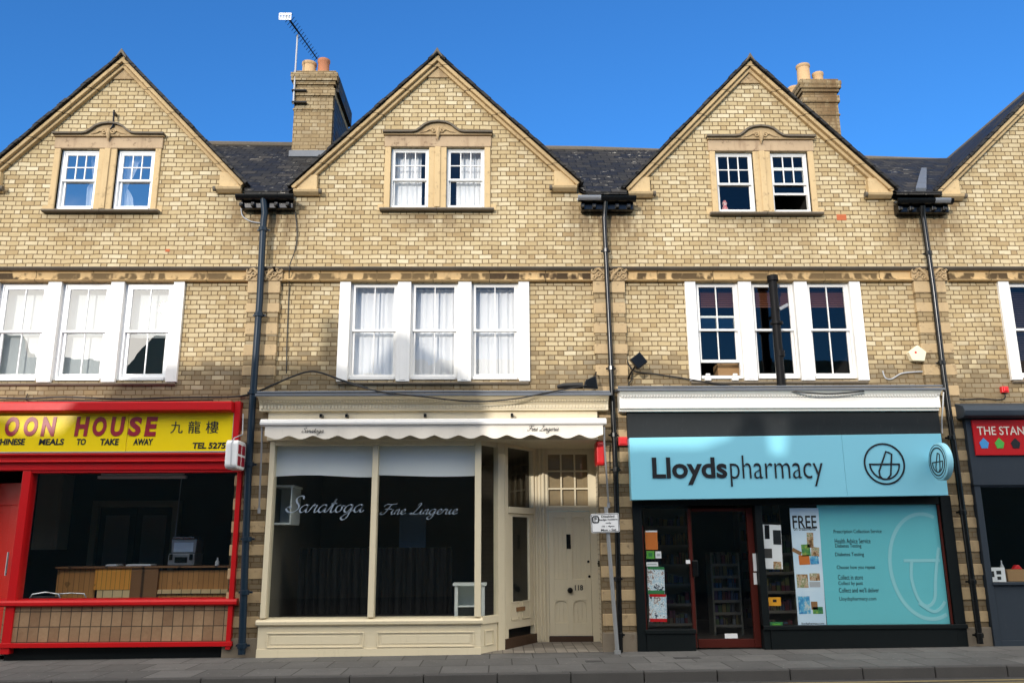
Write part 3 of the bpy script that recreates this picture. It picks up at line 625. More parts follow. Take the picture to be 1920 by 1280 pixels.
HOUSES = []
for i in range(4):
    x0, x1 = PARTY[i], PARTY[i+1]; ax, az = APX[i]; (lx, lz), (rx, rz) = FL[i], FR[i]
    h = thing("terraced_house", NAMES[i], "house", (ax, 0, GZ(ax)), "row of gabled brick houses"); HOUSES.append(h)
    # --- wall sheet with openings
    uc = WUC[i]; uz0, uz1 = WUZ[i]; ul = [(uc-MW_/2-LW, uc-MW_/2), (uc+MW_/2, uc+MW_/2+LW)]
    holes = [(a, b, uz0, uz1) for a, b in ul] + [(W1X[i][0]+.03, W1X[i][1]-.03, W1Z[0]+.02, W1Z[1]-.01)]
    sx0, sx1 = SHX[i]; sz = SHZ[i]
    out = [(x0, -.2), (sx0, -.2), (sx0, sz), (sx1, sz), (sx1, -.2), (x1, -.2), (x1, 7.25), (rx-.02, rz-.18), (rx-.05, rz-.05), (ax, az-.10), (lx+.05, lz-.05), (lx+.02, lz-.18), (x0, 7.25)]
    pts = [Vector(p) for p in out]; n = len(pts); ed = [(k, (k+1) % n) for k in range(n)]
    for a, b, c, d in holes:
        k = len(pts); pts += [Vector(p) for p in ((a, c), (b, c), (b, d), (a, d))]; ed += [(k, k+1), (k+1, k+2), (k+2, k+3), (k+3, k)]
    vs, es, fs, *_ = delaunay_2d_cdt(pts, ed, [], 0, 1e-5)
    def inside(p):
        c = False
        for k in range(n):
            a, b = out[k], out[(k+1) % n]
            if (a[1] > p[1]) != (b[1] > p[1]) and p[0] < (b[0]-a[0])*(p[1]-a[1])/(b[1]-a[1])+a[0]: c = not c
        return c and not any(a < p[0] < b and e < p[1] < d for a, b, e, d in holes)
    m = MB(); ff = []
    for t in fs:
        c = sum((vs[k] for k in t), Vector((0, 0)))/len(t)
        if inside(c): ff.append(tuple(t))
    m.add([(v.x, 0, v.y) for v in vs], ff)
    for a, b, c, d in holes:
        m.add([(a, 0, c), (b, 0, c), (b, 0, d), (a, 0, d), (a, .22, c), (b, .22, c), (b, .22, d), (a, .22, d)], [(0, 1, 5, 4), (1, 2, 6, 5), (2, 3, 7, 6), (3, 0, 4, 7)])
    for xx in (sx0, sx1): m.add([(xx, 0, -.2), (xx, .5, -.2), (xx, .5, sz), (xx, 0, sz)], [(0, 1, 2, 3)])
    obj("brick_wall", m, "brick", h)
    # --- gable coping (raked mouldings), slate verge
    for nm, o0, o1, y0, mat in (("coping", .050, .112, -.135, "stone"), ("coping", .114, .172, -.075, "stone")):
        m = MB()
        m.rake((lx, lz), (ax, az), o0, o1+.0, y0, .02); m.rake((ax, az), (rx, rz), o0, o1, y0+.001, .021)
        obj(nm, m, "cope", h, .012)
    m = MB(); aq = .34; sl_ = (az-lz)/(ax-lx)
    m.prism([(ax-aq*.62, az-.22-aq*.62*sl_), (ax+aq*.62, az-.22-aq*.62*sl_), (ax, az-.22)], -.03, .02); obj("apex_stone", m, "carve", h, .006)
    # --- kneelers
    for sgn, (fx, fz) in ((1, (lx, lz)), (-1, (rx, rz))):
        q = [(fx+sgn*.10, fz-.07), (fx+sgn*.46, fz-.07), (fx+sgn*.46, fz+.19), (fx+sgn*.30, fz+.19)]
        if sgn < 0: q = q[::-1]
        m = MB(); m.prism(q, -.09, .01); kn = obj("kneeler", m, "stone", h, .01)
        m = MB(); m.prismx([(0, fz-.17), (-.06, fz-.17), (-.13, fz-.13), (-.15, fz-.09), (-.11, fz-.072), (0, fz-.072)], fx+sgn*.08, fx+sgn*.50)
        obj("moulding", m, "stone", kn, .008)
        m = MB(); m.tube([(fx+sgn*.50, -.10, fz-.115), (fx+sgn*.545, -.10, fz-.115)], .045, 12); obj("scroll_end", m, "cap", kn)
    # --- roofs
    def gslab(a, b, y0, y1, th=.05):
        q = MB(); d = (Vector(b)-Vector(a)).normalized(); nn = Vector((-d.y, d.x))
        if nn.y < 0: nn = -nn
        pp = [Vector(a), Vector(b), Vector(b)+nn*th, Vector(a)+nn*th]
        if a[0] > b[0]: pp = [pp[1], pp[0], pp[3], pp[2]]
        return q.prism([(p.x, p.y) for p in pp], y0, y1)
    sL = (az-lz)/(ax-lx); sR = (az-rz)/(rx-ax); el, er = max(x0+.12, lx-.35), min(x1-.12, rx+.35)
    m = MB(); rng = random.Random(i)
    for (fx, fz, s_, e_) in ((lx, lz, sL, el), (rx, rz, sR, er)):
        b_ = gslab((fx, fz-.055), (ax, az-.055), -.10, 5.5); m.add(b_.v, b_.f)
        k = 19
        for j in range(k):                         # the ragged slate verge, course by course
            a = (fx+(ax-fx)*j/k, fz+(az-fz)*j/k); c = (fx+(ax-fx)*(j+1.12)/k, fz+(az-fz)*(j+1.12)/k)
            if j == k-1: c = (ax, az)
            b_ = gslab((a[0], a[1]-.052), (c[0], c[1]-.052+.0), -.160-rng.uniform(0, .03), -.102, .034+rng.uniform(0, .016)); m.add(b_.v, b_.f)
        b_ = gslab((e_, fz-.055-abs(e_-fx)*s_), (fx, fz-.055), .02, 5.5); m.add(b_.v, b_.f)
    rf = obj("gable_roof", m, "sly", h)
    m = MB(); m.prism([(ax-.10, az-.13), (ax-.075, az-.12), (ax, az-.03), (ax+.075, az-.12), (ax+.10, az-.13), (ax+.0, az+.055)], -.20, 5.4); obj("ridge_tile", m, "cap", rf, .008)
    def rz_(x): return 9.5+(x+2.78)*(-.0125)-max(0, x-2.87)*.022
    ez = 7.28
    q0, q1 = rz_(x0), rz_(x1)
    m = MB()
    for (xp, fx, fz, sg_, qz) in ((x0, lx, lz, sL, q0), (x1, rx, rz, -sR, q1)):
        def vx(yy): return fx+(ez+(qz-ez)*(yy+.2)/2.8-fz)/sg_
        e_ = [(vx(.02)-(.0 if sg_ > 0 else 0), .02), (vx(2.6), 2.6)]
        e_ = [(x+(.12 if sg_ > 0 else -.12), y) for x, y in e_]
        q_ = [(xp, -.20), (e_[0][0]-(.12 if sg_ > 0 else -.12), -.20), e_[0], e_[1], (xp, 2.6)]
        if sg_ < 0: q_ = q_[::-1]
        for dz_ in (0, -.05): m.add([(x, y, ez+(qz-ez)*(y+.2)/2.8+dz_) for x, y in q_], [tuple(range(5)) if dz_ == 0 else tuple(reversed(range(5)))])
        m.box(xp, q_[1][0] if sg_ > 0 else q_[-2][0], -.199, -.18, ez-.05, ez-.001)
    m.add([(x0, 2.6, q0), (x1, 2.6, q1), (x1, 6, ez), (x0, 6, ez)], [(0, 1, 2, 3)])
    obj("main_roof", m, "slxm" if i in (1, 2) else "slx", h)
    m = MB(); m.tube([(x0, 2.6, q0-.02), (x1, 2.6, q1-.02)], .075, 10); obj("ridge_tiles", m, "cap", h)
    # --- string course
    bx0, bx1 = x0+PILW/2+.0, x1-PILW/2
    m = MB(); m.prismx([(0, BZ0), (-.085, BZ0+.005), (-.10, BZ0+.025), (-.085, BZ0+.045), (-.06, BZ0+.05), (-.06, BZ1-.075), (-.09, BZ1-.06), (0, BZ1-.058)], bx0, bx1)
    sc = obj("string_course", m, "band", h)
    m = MB(); m.prismx([(0, BZ1-.056), (-.11, BZ1-.056), (-.15, BZ1-.02), (-.14, BZ1), (-.03, BZ1+.035), (0, BZ1+.04)], x0, x1)
    obj("drip_mould", m, "cap", sc, .006)
    # --- pilaster with stone blocks at the left party line
    if i > 0:
        pc = [None, PX_(491, 600, -.07), PX_(1144, 600, -.07), PX_(1751, 600, -.07)][i]
        pw = PILW; m = MB(); m.box(pc-pw/2, pc+pw/2, -.07, .01, -.2, BZ0); pl = obj("pilaster", m, "pierbrick", h)
        m = MB(); z = BZ0-.20; k = 0
        m.box(pc-pw/2-.012, pc+pw/2+.012, -.085, -.0, BZ0-.20, BZ0)
        z = BZ0-.20-.17; step = .345
        while z > .3:
            w_ = random.uniform(-.006, .008); hh = random.uniform(.155, .18)
            m.box(pc-pw/2-.010-w_, pc+pw/2+.010+w_, -.083, -.0, z-hh, z); z -= step
        obj("stone_blocks", m, "blockst", pl, .010)
        m = MB(); m.box(pc-pw/2-.02, pc+pw/2+.02, -.10, .0, -.2, .27+GZ(pc)); obj("pier_base", m, "plinth", pl, .012)
        # carved capital
        m = MB(); cw = pw/2+.045
        m.box(pc-cw, pc+cw, -.10, 0, BZ0+.002, BZ1-.058)
        for sgn in (-1, 1):
            for (ox, oz, r) in ((cw-.05, .16, .05), (cw-.13, .10, .04), (cw-.06, .05, .035), (.05, .12, .04), (.10, .05, .03), (cw-.20, .17, .03)):
                cxx = pc+sgn*ox
                pts_ = [(cxx+cos(t)*r*(1-t/14), BZ0+oz+sin(t)*r*(1-t/14)) for t in [k*.5 for k in range(17)]]
                m.tube([(a, -.105-.012*(1-k/16), b) for k, (a, b) in enumerate(pts_)], .014, 6)
            m.tube([(pc+sgn*.02, -.11, BZ0+.01), (pc+sgn*.07, -.125, BZ0+.10), (pc+sgn*.16, -.135, BZ0+.19), (pc+sgn*.24, -.12, BZ0+.20)], [.03, .028, .022, .012], 7)
        obj("capital", m, "carve", pl, .004)
    # --- upper pair of windows in a stone surround
    zT, zB = uz1, uz0; sw = .10; Y0 = -.035
    oL, oR = ul[0][0]-sw, ul[1][1]+sw
    m = MB(); m.box(oL-.015, oR+.015, Y0-.004, .14, zT+.001, zT+.20); su = obj("window_surround", m, "lintel", h, .012)
    for xa_, xb_, pad in ((oL, ul[0][0], (oL-.10, oL)), (ul[1][1], oR, (oR, oR+.10))):
        m = MB(); m.box(xa_, xb_, Y0, .14, zB-.02, zT); m.box(pad[0], pad[1], -.012, .01, zB-.05, zB+.07); obj("jamb", m, "stone", su, .012)
    m = MB(); cm = (ul[0][1]+ul[1][0])/2; m.box(ul[0][1], ul[1][0], Y0+.005, .14, zB-.02, zT); m.box(cm-.05, cm+.05, Y0-.02, Y0+.004, zB, zT); obj("mullion", m, "stone", su, .012)
    m = MB(); hz = zT+.205; c = uc
    top = [(oR+.03, hz), (oR+.03, hz+.035)]
    arch = [(c+.44, hz+.036), (c+.37, hz+.05), (c+.30, hz+.10), (c+.23, hz+.165), (c+.13, hz+.21), (c, hz+.225)]
    poly = [(oL-.03, hz)]+top+arch+[(2*c-a, b) for a, b in reversed(arch[:-1])]+[(oL-.03, hz+.035)]
    m.prism(poly, -.075, 0); hd = obj("hood", m, "carve", su, .008)
    m = MB(); ed_ = [(oR+.04, hz+.045)]+[(a, b+.012) for a, b in arch]; ed_ += [(2*c-a, b) for a, b in reversed(ed_[:-1])]
    m.ribbon(ed_, .017, -.125, .0); obj("hood_mould", m, "cap", su, .004)
    m = MB()
    for sgn in (-1, 1):
        pts_ = [(c+sgn*(.075+cos(t)*.05*(1-t/11)), hz+.075+sin(t)*.05*(1-t/11)) for t in [k*.5 for k in range(19)]]
        m.tube([(a, -.088, b) for a, b in pts_], .016, 6)
        m.tube([(c+sgn*.10, -.085, hz+.12), (c+sgn*.20, -.085, hz+.06), (c+sgn*.30, -.08, hz+.035)], [.018, .014, .006], 6)
    m.tube([(c, -.08, hz+.13), (c, -.09, hz+.03), (c, -.07, hz-.08)], [.03, .04, .01], 8)
    obj("scroll", m, "carve", su, 0, True)
    m = MB()
    for a, b in ((oL-.06, uc-.004), (uc+.004, oR+.06)):
        m.prismx([(.10, zB-.07), (-.09, zB-.07), (-.115, zB-.05), (-.11, zB-.03), (.10, zB+.0)], a, b)
    obj("sill", m, "sillstone", su, .006)
    for k, (a, b) in enumerate(ul):
        style = [(3, 2, 1, 1, .045), (3, 2, 1, 1, .03), (3, 2, 1, 1, .03), (3, 2, 1, 1, .03)][i]
        window_light(h, a, b, zB, zT, .045, .035 if i else .045, "upvc" if i == 0 else "white", style, .50 if i == 0 else .48, ["glassT", "glassB", "glassdk", "glassdk"][i], .62 if (i == 2 and k == 1) else 0.)
    # --- first floor triple window
    a, b = W1X[i]; z0, z1 = W1Z; jw, mw = .175, .215; lw = (b-a-2*jw-2*mw)/3
    m = MB()
    cols = [(a, a+jw), (a+jw+lw, a+jw+lw+mw), (a+jw+2*lw+mw, a+jw+2*lw+2*mw), (b-jw, b)]
    for c0, c1 in cols: m.box(c0, c1, -.055, .15, z0-.02, z1)
    for c0, c1 in cols[1:3] : m.box(c0+.06, c1-.06, -.062, -.054, z0, z1-.02)
    wf = obj("window_posts", m, "white", h, .008)
    m = MB(); m.prismx([(.12, z0-.07), (-.03, z0-.07), (-.05, z0-.05), (-.05, z0-.032), (.12, z0-.021)], a+.02, b-.02); obj("sill", m, "sillstone" if i != 0 else "sillstone", wf, .006)
    for k in range(3):
        c0 = cols[k][1]; c1 = cols[k+1][0]
        op = .30 if (i == 2 and k == 0) else 0.
        window_light(h, c0, c1, z0, z1, .03, .03 if i else .05, "upvc" if i == 0 else "white", (2, 1, 2, 1, .04 if i else .06) if i else (2, 1, 2, 1, .055), .5, ["glassA", "glassB", "glassdk", "glassdk"][i], op, btm=.07)
    # --- rooms
    m = MB()
    def room(x0_, x1_, y0_, y1_, z0_, z1_):
        v = [(x0_, y0_, z0_), (x1_, y0_, z0_), (x1_, y1_, z0_), (x0_, y1_, z0_), (x0_, y0_, z1_), (x1_, y0_, z1_), (x1_, y1_, z1_), (x0_, y1_, z1_)]
        m.add(v, [(0, 1, 2, 3), (4, 7, 6, 5), (1, 5, 6, 2), (2, 6, 7, 3), (3, 7, 4, 0)])
    room(oL-.25, oR+.25, .22, 2.4, uz0-.25, uz1+.12); room(a-.5, b+.5, .22, 3.4, z0-.55, z1+.08)
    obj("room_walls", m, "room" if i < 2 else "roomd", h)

# chimneys, on the houses that carry them
def chimney(house, x0, x1, y0, y1, z0, zt, pots, shade_flank=False, nm="chimney"):
    m = MB(); zs = zt-.62
    m.box(x0, x1, y0, y1, z0, zt-.50)
    for k, (a, b, e) in enumerate(((.50, .34, .035), (.34, .26, .0), (.26, .19, .04), (.19, .11, .075), (.11, .02, .085), (.02, -.04, .04))):
        m.box(x0-e, x1+e, y0-e, y1+e, zt-a+.001, zt-b)
    m.box(x0-.02, x1+.02, y0-.02, y1+.02, zt-.80, zt-.765)
    ch = obj(nm, m, "chimbrick", house, .006)
    if shade_flank:
        m = MB(); m.box(x1+.002, x1+.03, y0+.03, y1, z0-.6, zt-.40); m.box(x1+.03, x1+.10, y0+.06, y1, zt-.38, zt-.05); obj("flank_shade_sheet", m, "sly", ch, .004)  # dark sheet added over the right flank to stand for its shade
    m = MB(); m.box(x0-.02, x1+.03, y0-.05, y0+.02, z0-.1, z0+.05); m.box(x0-.02, x1+.03, y0-.12, y0-.05, z0-.12, z0+.01); obj("lead_flashing", m, "lead", ch, .008)
    for (px_, py_, hh, r, mat) in pots:
        m = MB(); m.lathe(px_, py_, [(r*1.12, zt-.06), (r*1.12, zt+.03), (r, zt+.06), (r*.94, zt+hh-.07), (r*1.06, zt+hh-.05), (r*1.06, zt+hh), (r*.82, zt+hh), (r*.8, zt+hh-.1)], 20)
        obj("chimney_pot", m, mat, ch, 0, True)
cy = 1.85
c0, c1 = PX_(549, 240, cy), PX_(622, 240, cy); ctop = PZ(588, 138, cy)
chimney(HOUSES[1], c0, c1, cy, cy+1.5, PZ(575, 288, cy), ctop, [(PX_(580, 125, cy+.3), cy+.3, .40, .14, "pot1"), (PX_(607, 125, cy+.3), cy+.3, .47, .12, "pot2"), (PX_(571, 130, cy+.9), cy+.9, .34, .12, "pot1"), (PX_(600, 130, cy+1.15), cy+1.15, .3, .12, "pot2")], True)
cy2 = 2.9
d0, d1 = PX_(1508, 200, cy2), PX_(1572, 200, cy2); dtop = PZ(1535, 153, cy2)
chimney(HOUSES[3], d0, d1, cy2, cy2+1.5, 8.6, dtop, [(PX_(1506, 135, cy2+.25), cy2+.25, .52, .14, "pot1"), (PX_(1533, 140, cy2+.3), cy2+.3, .36, .115, "pot1"), (PX_(1487, 155, cy2+1.0), cy2+1.0, .42, .13, "pot1"), (PX_(1478, 158, cy2+1.3), cy2+1.3, .44, .12, "pot1")])
# lead strip in the valley by the right-hand gable
m = MB(); pa, pb = Vector((PX_(1733, 318, 1.25), 1.25, 7.28+.70*1.45+.10)), Vector((PX_(1727, 362, -.15), -.17, 7.36))
m.add([pa+Vector((-.05, 0, 0)), pa+Vector((.05, 0, 0)), pb+Vector((.09, 0, 0)), pb+Vector((-.09, 0, 0)), pa+Vector((-.05, .02, -.05)), pa+Vector((.05, .02, -.05)), pb+Vector((.09, .02, -.05)), pb+Vector((-.09, .02, -.05))],
      [(0, 3, 2, 1), (4, 5, 6, 7), (0, 1, 5, 4), (1, 2, 6, 5), (2, 3, 7, 6), (3, 0, 4, 7)])
obj("valley_lead", m, "lead", HOUSES[3])
# odd red brick
X0, X1, Z0, Z1 = RC(1569, 402, 1587, 413, -.004); m = MB(); m.box(X0, X1, -.006, .01, Z0, Z1); obj("red_brick_repair", m, "brickred", HOUSES[2], .003)
# broken hole in the left house's brickwork
X0, X1, Z0, Z1 = RC(310, 467, 318, 472, -.004); m = MB(); m.box(X0, X1, -.004, .01, Z0, Z1); obj("chipped_brick", m, "brickred", HOUSES[0])

# ---------------------------------------------------------------- curtains and blinds
def curtain_mb(x0, x1, z0, z1, y, folds=9, amp=.018, top=None, seed=0, taper=0.):
    m = MB(); nx, nz = folds*8, 10; rg = random.Random(seed); ph = [rg.uniform(0, 6.28) for _ in range(4)]
    for j in range(nz+1):
        t = j/nz
        for i in range(nx+1):
            s_ = i/nx; x = x0+(x1-x0)*s_*(1-taper*(1-t)); yy = y+amp*(sin(s_*folds*2*pi+ph[0]+.6*sin(3*t+ph[1]))+.5*sin(s_*folds*3.3*pi+ph[2]))
            m.v.append((x, yy, z0+(z1-z0)*t))
    for j in range(nz):
        for i in range(nx): a = j*(nx+1)+i; m.f.append((a, a+1, a+nx+2, a+nx+1))
    return m
def hang(name, mb, mat, label, cat, group=None):
    xs = [v[0] for v in mb.v]; zs = [v[2] for v in mb.v]
    return obj(name, mb, mat, None, 0, True, label, cat, group, loc=((min(xs)+max(xs))/2, .25, min(zs)))
def lights1(i):
    a, b = W1X[i]; jw, mw = .175, .215; lw = (b-a-2*jw-2*mw)/3
    return [(a+jw+k*(lw+mw), a+jw+k*(lw+mw)+lw) for k in range(3)]
LR = ["left", "middle", "right"]
for k, (a, b) in enumerate(lights1(1)):
    hang("curtain", curtain_mb(a-.05, b+.05, W1Z[0]+.02, W1Z[1]-.02-(.03 if k else 0), .22, 8, .009, seed=k), "net",
         "white pleated curtain filling the %s sash window above the cream shopfront" % LR[k], "curtain", "white curtains above the cream shop")
for k, (a, b) in enumerate(lights1(0)):
    zb = W1Z[0] if k < 2 else (W1Z[0]+W1Z[1])/2-.05
    m = MB(); m.add([(a-.05, .21, zb), (b+.05, .21, zb), (b+.05, .21, W1Z[1]), (a-.05, .21, W1Z[1])], [(0, 1, 2, 3)]); m.tube([(a-.05, .215, zb), (b+.05, .215, zb)], .012, 8)
    hang("roller_blind", m, "blindc", ["pale blind drawn right down in the left window above the takeaway", "white blind drawn right down in the middle window above the takeaway", "white blind drawn half down in the right window above the takeaway"][k], "blind", "blinds above the takeaway")
a, b = lights1(0)[2]
hang("curtain", curtain_mb(b-.20, b+.02, W1Z[0], W1Z[1], .27, 3, .02, seed=8), "drape", "narrow white drape at the right edge of the half covered window above the takeaway", "curtain")
for k, (a, b) in enumerate(lights1(2)):
    m = MB()
    for j in range(9): zz = W1Z[1]-.05-j*.036; m.add([(a-.02, .20, zz), (b+.02, .20, zz), (b+.02, .222, zz+.030), (a-.02, .222, zz+.030)], [(0, 1, 2, 3)])
    m.box(a-.02, b+.02, .195, .225, W1Z[1]-.05-9*.036, W1Z[1]-.05-9*.036+.02)
    hang("slat_blind", m, "brownblind", "brown slatted blind pulled up to the top of the %s window above the pharmacy" % LR[k], "blind", "brown blinds above the pharmacy")
for k, (a, b) in enumerate(lights1(3)[:1]):
    m = MB()
    for j in range(42): zz = W1Z[0]+.06+j*.037; m.add([(a-.02, .20, zz), (b+.02, .20, zz), (b+.02, .222, zz+.030), (a-.02, .222, zz+.030)], [(0, 1, 2, 3)])
    hang("slat_blind", m, "darkblind", "dark slatted blind drawn right down in the window at the photo's right edge", "blind")
def lightsU(i): return [(WUC[i]-MW_/2-LW, WUC[i]-MW_/2), (WUC[i]+MW_/2, WUC[i]+MW_/2+LW)]
for k, (a, b) in enumerate(lightsU(1)):
    z0, z1 = WUZ[1]; zm = z0+(z1-z0)*.5
    c0, c1 = ((a, b-.13), (a+.16, b))[k]
    hang("curtain", curtain_mb(c0, c1, z0+.03, zm+.04, .20, 6, .009, seed=20+k), "drape", "white cafe curtain across the lower half of the %s top window above the cream shop" % ("left", "right")[k], "curtain", "top floor cafe curtains")
    hang("valance_curtain", curtain_mb(((a, b-.15), (a+.22, b))[k][0], ((a, b-.15), (a+.22, b))[k][1], zm+.08, z1, .225, 6, .009, seed=30+k), "net", "short net curtain in the upper half of the %s top window above the cream shop" % ("left", "right")[k], "curtain", "top floor short nets")
for k, (a, b) in enumerate(lightsU(0)):
    z0, z1 = WUZ[0]; m = MB()
    pts_ = ([(b-.02, z0), (b-.20, z0), (b-.24, z0+.42), (b-.19, z0+.55), (b-.20, z1), (b-.02, z1)] if k == 0 else [(a+.04, z0), (a+.22, z0), (a+.08, z0+.36), (a+.22, z0+.55), (a+.30, z1), (a+.04, z1)])
    rows = 12; nx = 14
    prof = ([(0, .20), (.45, .22), (.55, .14), (1, .22)] if k == 0 else [(0, .24), (.30, .18), (.40, .07), (.6, .16), (1, .30)])
    for j in range(rows+1):
        t = j/rows
        for q in range(len(prof)-1):
            if prof[q][0] <= t <= prof[q+1][0]: f_ = (t-prof[q][0])/(prof[q+1][0]-prof[q][0]); wd = prof[q][1]+(prof[q+1][1]-prof[q][1])*f_; break
        for ii in range(nx+1):
            s_ = ii/nx; m.v.append(((b-.02-wd*s_) if k == 0 else (a+.06+wd*s_), .20+.018*sin(s_*18), z0+.02+(z1-z0-.02)*t))
    for j in range(rows):
        for ii in range(nx): q = j*(nx+1)+ii; m.f.append((q, q+1, q+nx+2, q+nx+1))
    hang("curtain", m, "drape", "white tied back curtain in the %s top window above the takeaway" % ("left", "right")[k], "curtain", "tied back curtains")
a, b = lightsU(3)[0]
hang("curtain", curtain_mb(a, b, (WUZ[3][0]+WUZ[3][1])/2, WUZ[3][1], .22, 5, .02, seed=77), "orangec", "orange brown curtain in the top window at the photo's right edge", "curtain")

# ---------------------------------------------------------------- rainwater pipes
def gutter(t, xa, xb, z, mats, y=-.24):
    m = MB(); n = 9; prof = [(y+.082*cos(pi+pi*k/n), z+.082*sin(pi+pi*k/n)) for k in range(n+1)]
    prof2 = [(y+.060*cos(pi+pi*k/n), z+.004+.060*sin(pi+pi*k/n)) for k in range(n, -1, -1)]
    m.prismx(prof+prof2, xa, xb); return m
def downpipe(label, path, mat, r, gx, gz, gmat, light=None, collars=()):
    b0 = path[-1]; t = thing("rainwater_pipe", label, "drainpipe", (b0[0], b0[1], b0[2]), "rainwater pipes")
    m = MB(); m.tube(path, r, 12); obj("pipe", m, mat, t, 0, True)
    for (cx_, cy_, cz_) in collars: m = MB(); m.tube([(cx_, cy_, cz_-.035), (cx_, cy_, cz_+.035)], r*1.28, 12); m.box(cx_-r*1.9, cx_+r*1.9, cy_+r*.6, cy_+r*.9, cz_-.015, cz_+.015); obj("collar", m, mat, t, .004)
    g_ = obj("gutter", gutter(t, gx[0], gx[1], gz, None), gmat, t, 0, True)
    for k in range(5):
        xx = gx[0]+(gx[1]-gx[0])*(k+.4)/5; m = MB(); m.box(xx-.03, xx+.03, -.22, -.171, gz-.17, gz-.10); m.tube([(xx, -.225, gz-.155), (xx, -.25, gz-.15)], .028, 8); obj("bracket", m, gmat, t, .006)
    m = MB(); m.box(gx[0]+.06, gx[1]-.03, -.17, -.01, gz-.19, gz-.0); obj("soffit_board", m, "blackgl", t, .01)
    if light:
        m = gutter(t, light[0], light[1], gz+.003, None, -.245)
        obj("pale_gutter_length", m, "alu", t, 0, True)
    return t
YP = -.19
def path(pxs, Y=YP): return [(P(x, y, Y)[0], Y, P(x, y, Y)[1]) for x, y in pxs]
p1 = [(P(494, 372, -.24)[0], -.24, P(494, 372, -.24)[1]), (P(496, 395, -.22)[0], -.2, P(496, 400, -.2)[1])] + path([(494, 415), (487, 560), (475, 730), (465, 900), (453, 1226)])
downpipe("blue grey rainwater pipe between the takeaway and the cream shop", p1, "bluegrey", .055, (PX_(443, 372, -.24), PX_(552, 372, -.24)), PZ(497, 367, -.24), "blackgl", None, path([(493, 430), (485, 590), (475, 735), (467, 870), (463, 1010), (459, 1110), (454, 1210)]))
p2 = [(P(1136, 380, -.24)[0], -.24, P(1136, 378, -.24)[1]), (P(1134, 398, -.2)[0], -.2, P(1134, 400, -.2)[1])] + path([(1133, 410), (1140, 560), (1148, 740), (1155, 900), (1163, 1222)])
downpipe("black glossy rainwater pipe between the cream shop and the pharmacy", p2, "blackgl", .042, (PX_(1084, 372, -.24), PX_(1192, 372, -.24)), PZ(1137, 370, -.24), "blackgl", (PX_(1083, 372, -.24), PX_(1126, 372, -.24)), path([(1136, 470), (1146, 690), (1151, 815), (1155, 880), (1158, 1085), (1162, 1190)]))
p3 = [(P(1730, 388, -.24)[0], -.24, P(1730, 386, -.24)[1]), (P(1730, 402, -.2)[0], -.2, P(1730, 404, -.2)[1])] + path([(1732, 412), (1750, 540), (1769, 700), (1796, 890), (1838, 1206)])
downpipe("black rainwater pipe between the pharmacy and the slate grey shop", p3, "blackgl", .045, (PX_(1680, 378, -.24), PX_(1785, 378, -.24)), PZ(1732, 375, -.24), "blackgl", (PX_(1750, 376, -.24), PX_(1779, 376, -.24)), path([(1741, 475), (1766, 680), (1784, 820), (1805, 960), (1823, 1090), (1836, 1190)]))

# ---------------------------------------------------------------- takeaway shopfront (left)
def shop_room(par, x0, x1, y0, y1, z0, z1, mat, floor="shopfl"):
    m = MB(); v = [(x0, y0, z0), (x1, y0, z0), (x1, y1, z0), (x0, y1, z0), (x0, y0, z1), (x1, y0, z1), (x1, y1, z1), (x0, y1, z1)]
    m.add(v, [(4, 7, 6, 5), (1, 5, 6, 2), (2, 6, 7, 3), (3, 7, 4, 0)]); obj("room_walls", m, mat, par)
    m = MB(); m.add([v[0], v[1], v[2], v[3]], [(0, 1, 2, 3)]); obj("room_floor", m, floor, par)
def pane_obj(par, x0, x1, z0, z1, y, mat="shopglass"):
    m = MB(); m.add([(x0, y, z0), (x1, y, z0), (x1, y, z1), (x0, y, z1)], [(0, 1, 2, 3)]); return obj("pane", m, mat, par)

ta = thing("takeaway_shopfront", "bright red takeaway shopfront with a low tiled wall under its window", "shopfront", (-5, 0, GZ(-5)), "shopfronts")
XL = -8.0
yA = -.12
zt, zb = PZ(250, 752, -.34), PZ(250, 771, -.34); xr = PX_(434, 760, -.34)
m = MB(); m.prismx([(0, zb), (-.30, zb), (-.34, zb+.02), (-.34, zt-.02), (-.32, zt), (0, zt+.03)], XL, xr); obj("cornice", m, "red", ta, .006)
e0, e1 = PX_(437, 800, -.2), PX_(448, 800, -.2)
m = MB(); m.box(e0, e1, -.2, .02, PZ(440, 850, -.2), PZ(440, 752, -.2)); obj("end_board", m, "red", ta, .006)
z1_, z0_ = PZ(220, 849, -.19), PZ(220, 880, -.19); xr2 = PX_(443, 865, -.19)
m = MB(); hgt = z1_-z0_
m.prismx([(.05, z0_), (-.15, z0_), (-.15, z0_+hgt*.42), (-.165, z0_+hgt*.44), (-.20, z0_+hgt*.47), (-.20, z0_+hgt*.53), (-.17, z0_+hgt*.57), (-.17, z0_+hgt*.80), (-.21, z0_+hgt*.86), (-.22, z0_+hgt*.95), (-.19, z1_), (.05, z1_)], XL, xr2); obj("fascia_beam", m, "red", ta, .004)
wx0, wx1 = PX_(46, 1000, yA), PX_(438, 1000, yA); wz0, wz1 = PZ(240, 1123, yA), PZ(240, 882, yA)
px0 = PX_(30, 1000, yA)
m = MB()
m.box(px0, wx0, yA-.03, .06, GZ(-6)+.10, wz1); m.box(wx1, PX_(447, 1000, yA), yA-.03, .06, GZ(-3)+.12, wz1)
m.box(wx0, wx1, yA-.01, .05, wz1-.03, wz1+.04)
obj("window_frame", m, "red", ta, .006)
m = MB(); za, zb2 = PZ(240, 1136, yA-.06), PZ(240, 1124, yA-.06); m.prismx([(.05, za), (yA-.03, za), (yA-.07, za+.02), (yA-.07, zb2-.03), (yA-.05, zb2), (.05, zb2+.02)], px0-.25, PX_(446, 1130, yA)); obj("window_sill", m, "red", ta, .004)
tz0, tz1 = PZ(240, 1203, yA), za
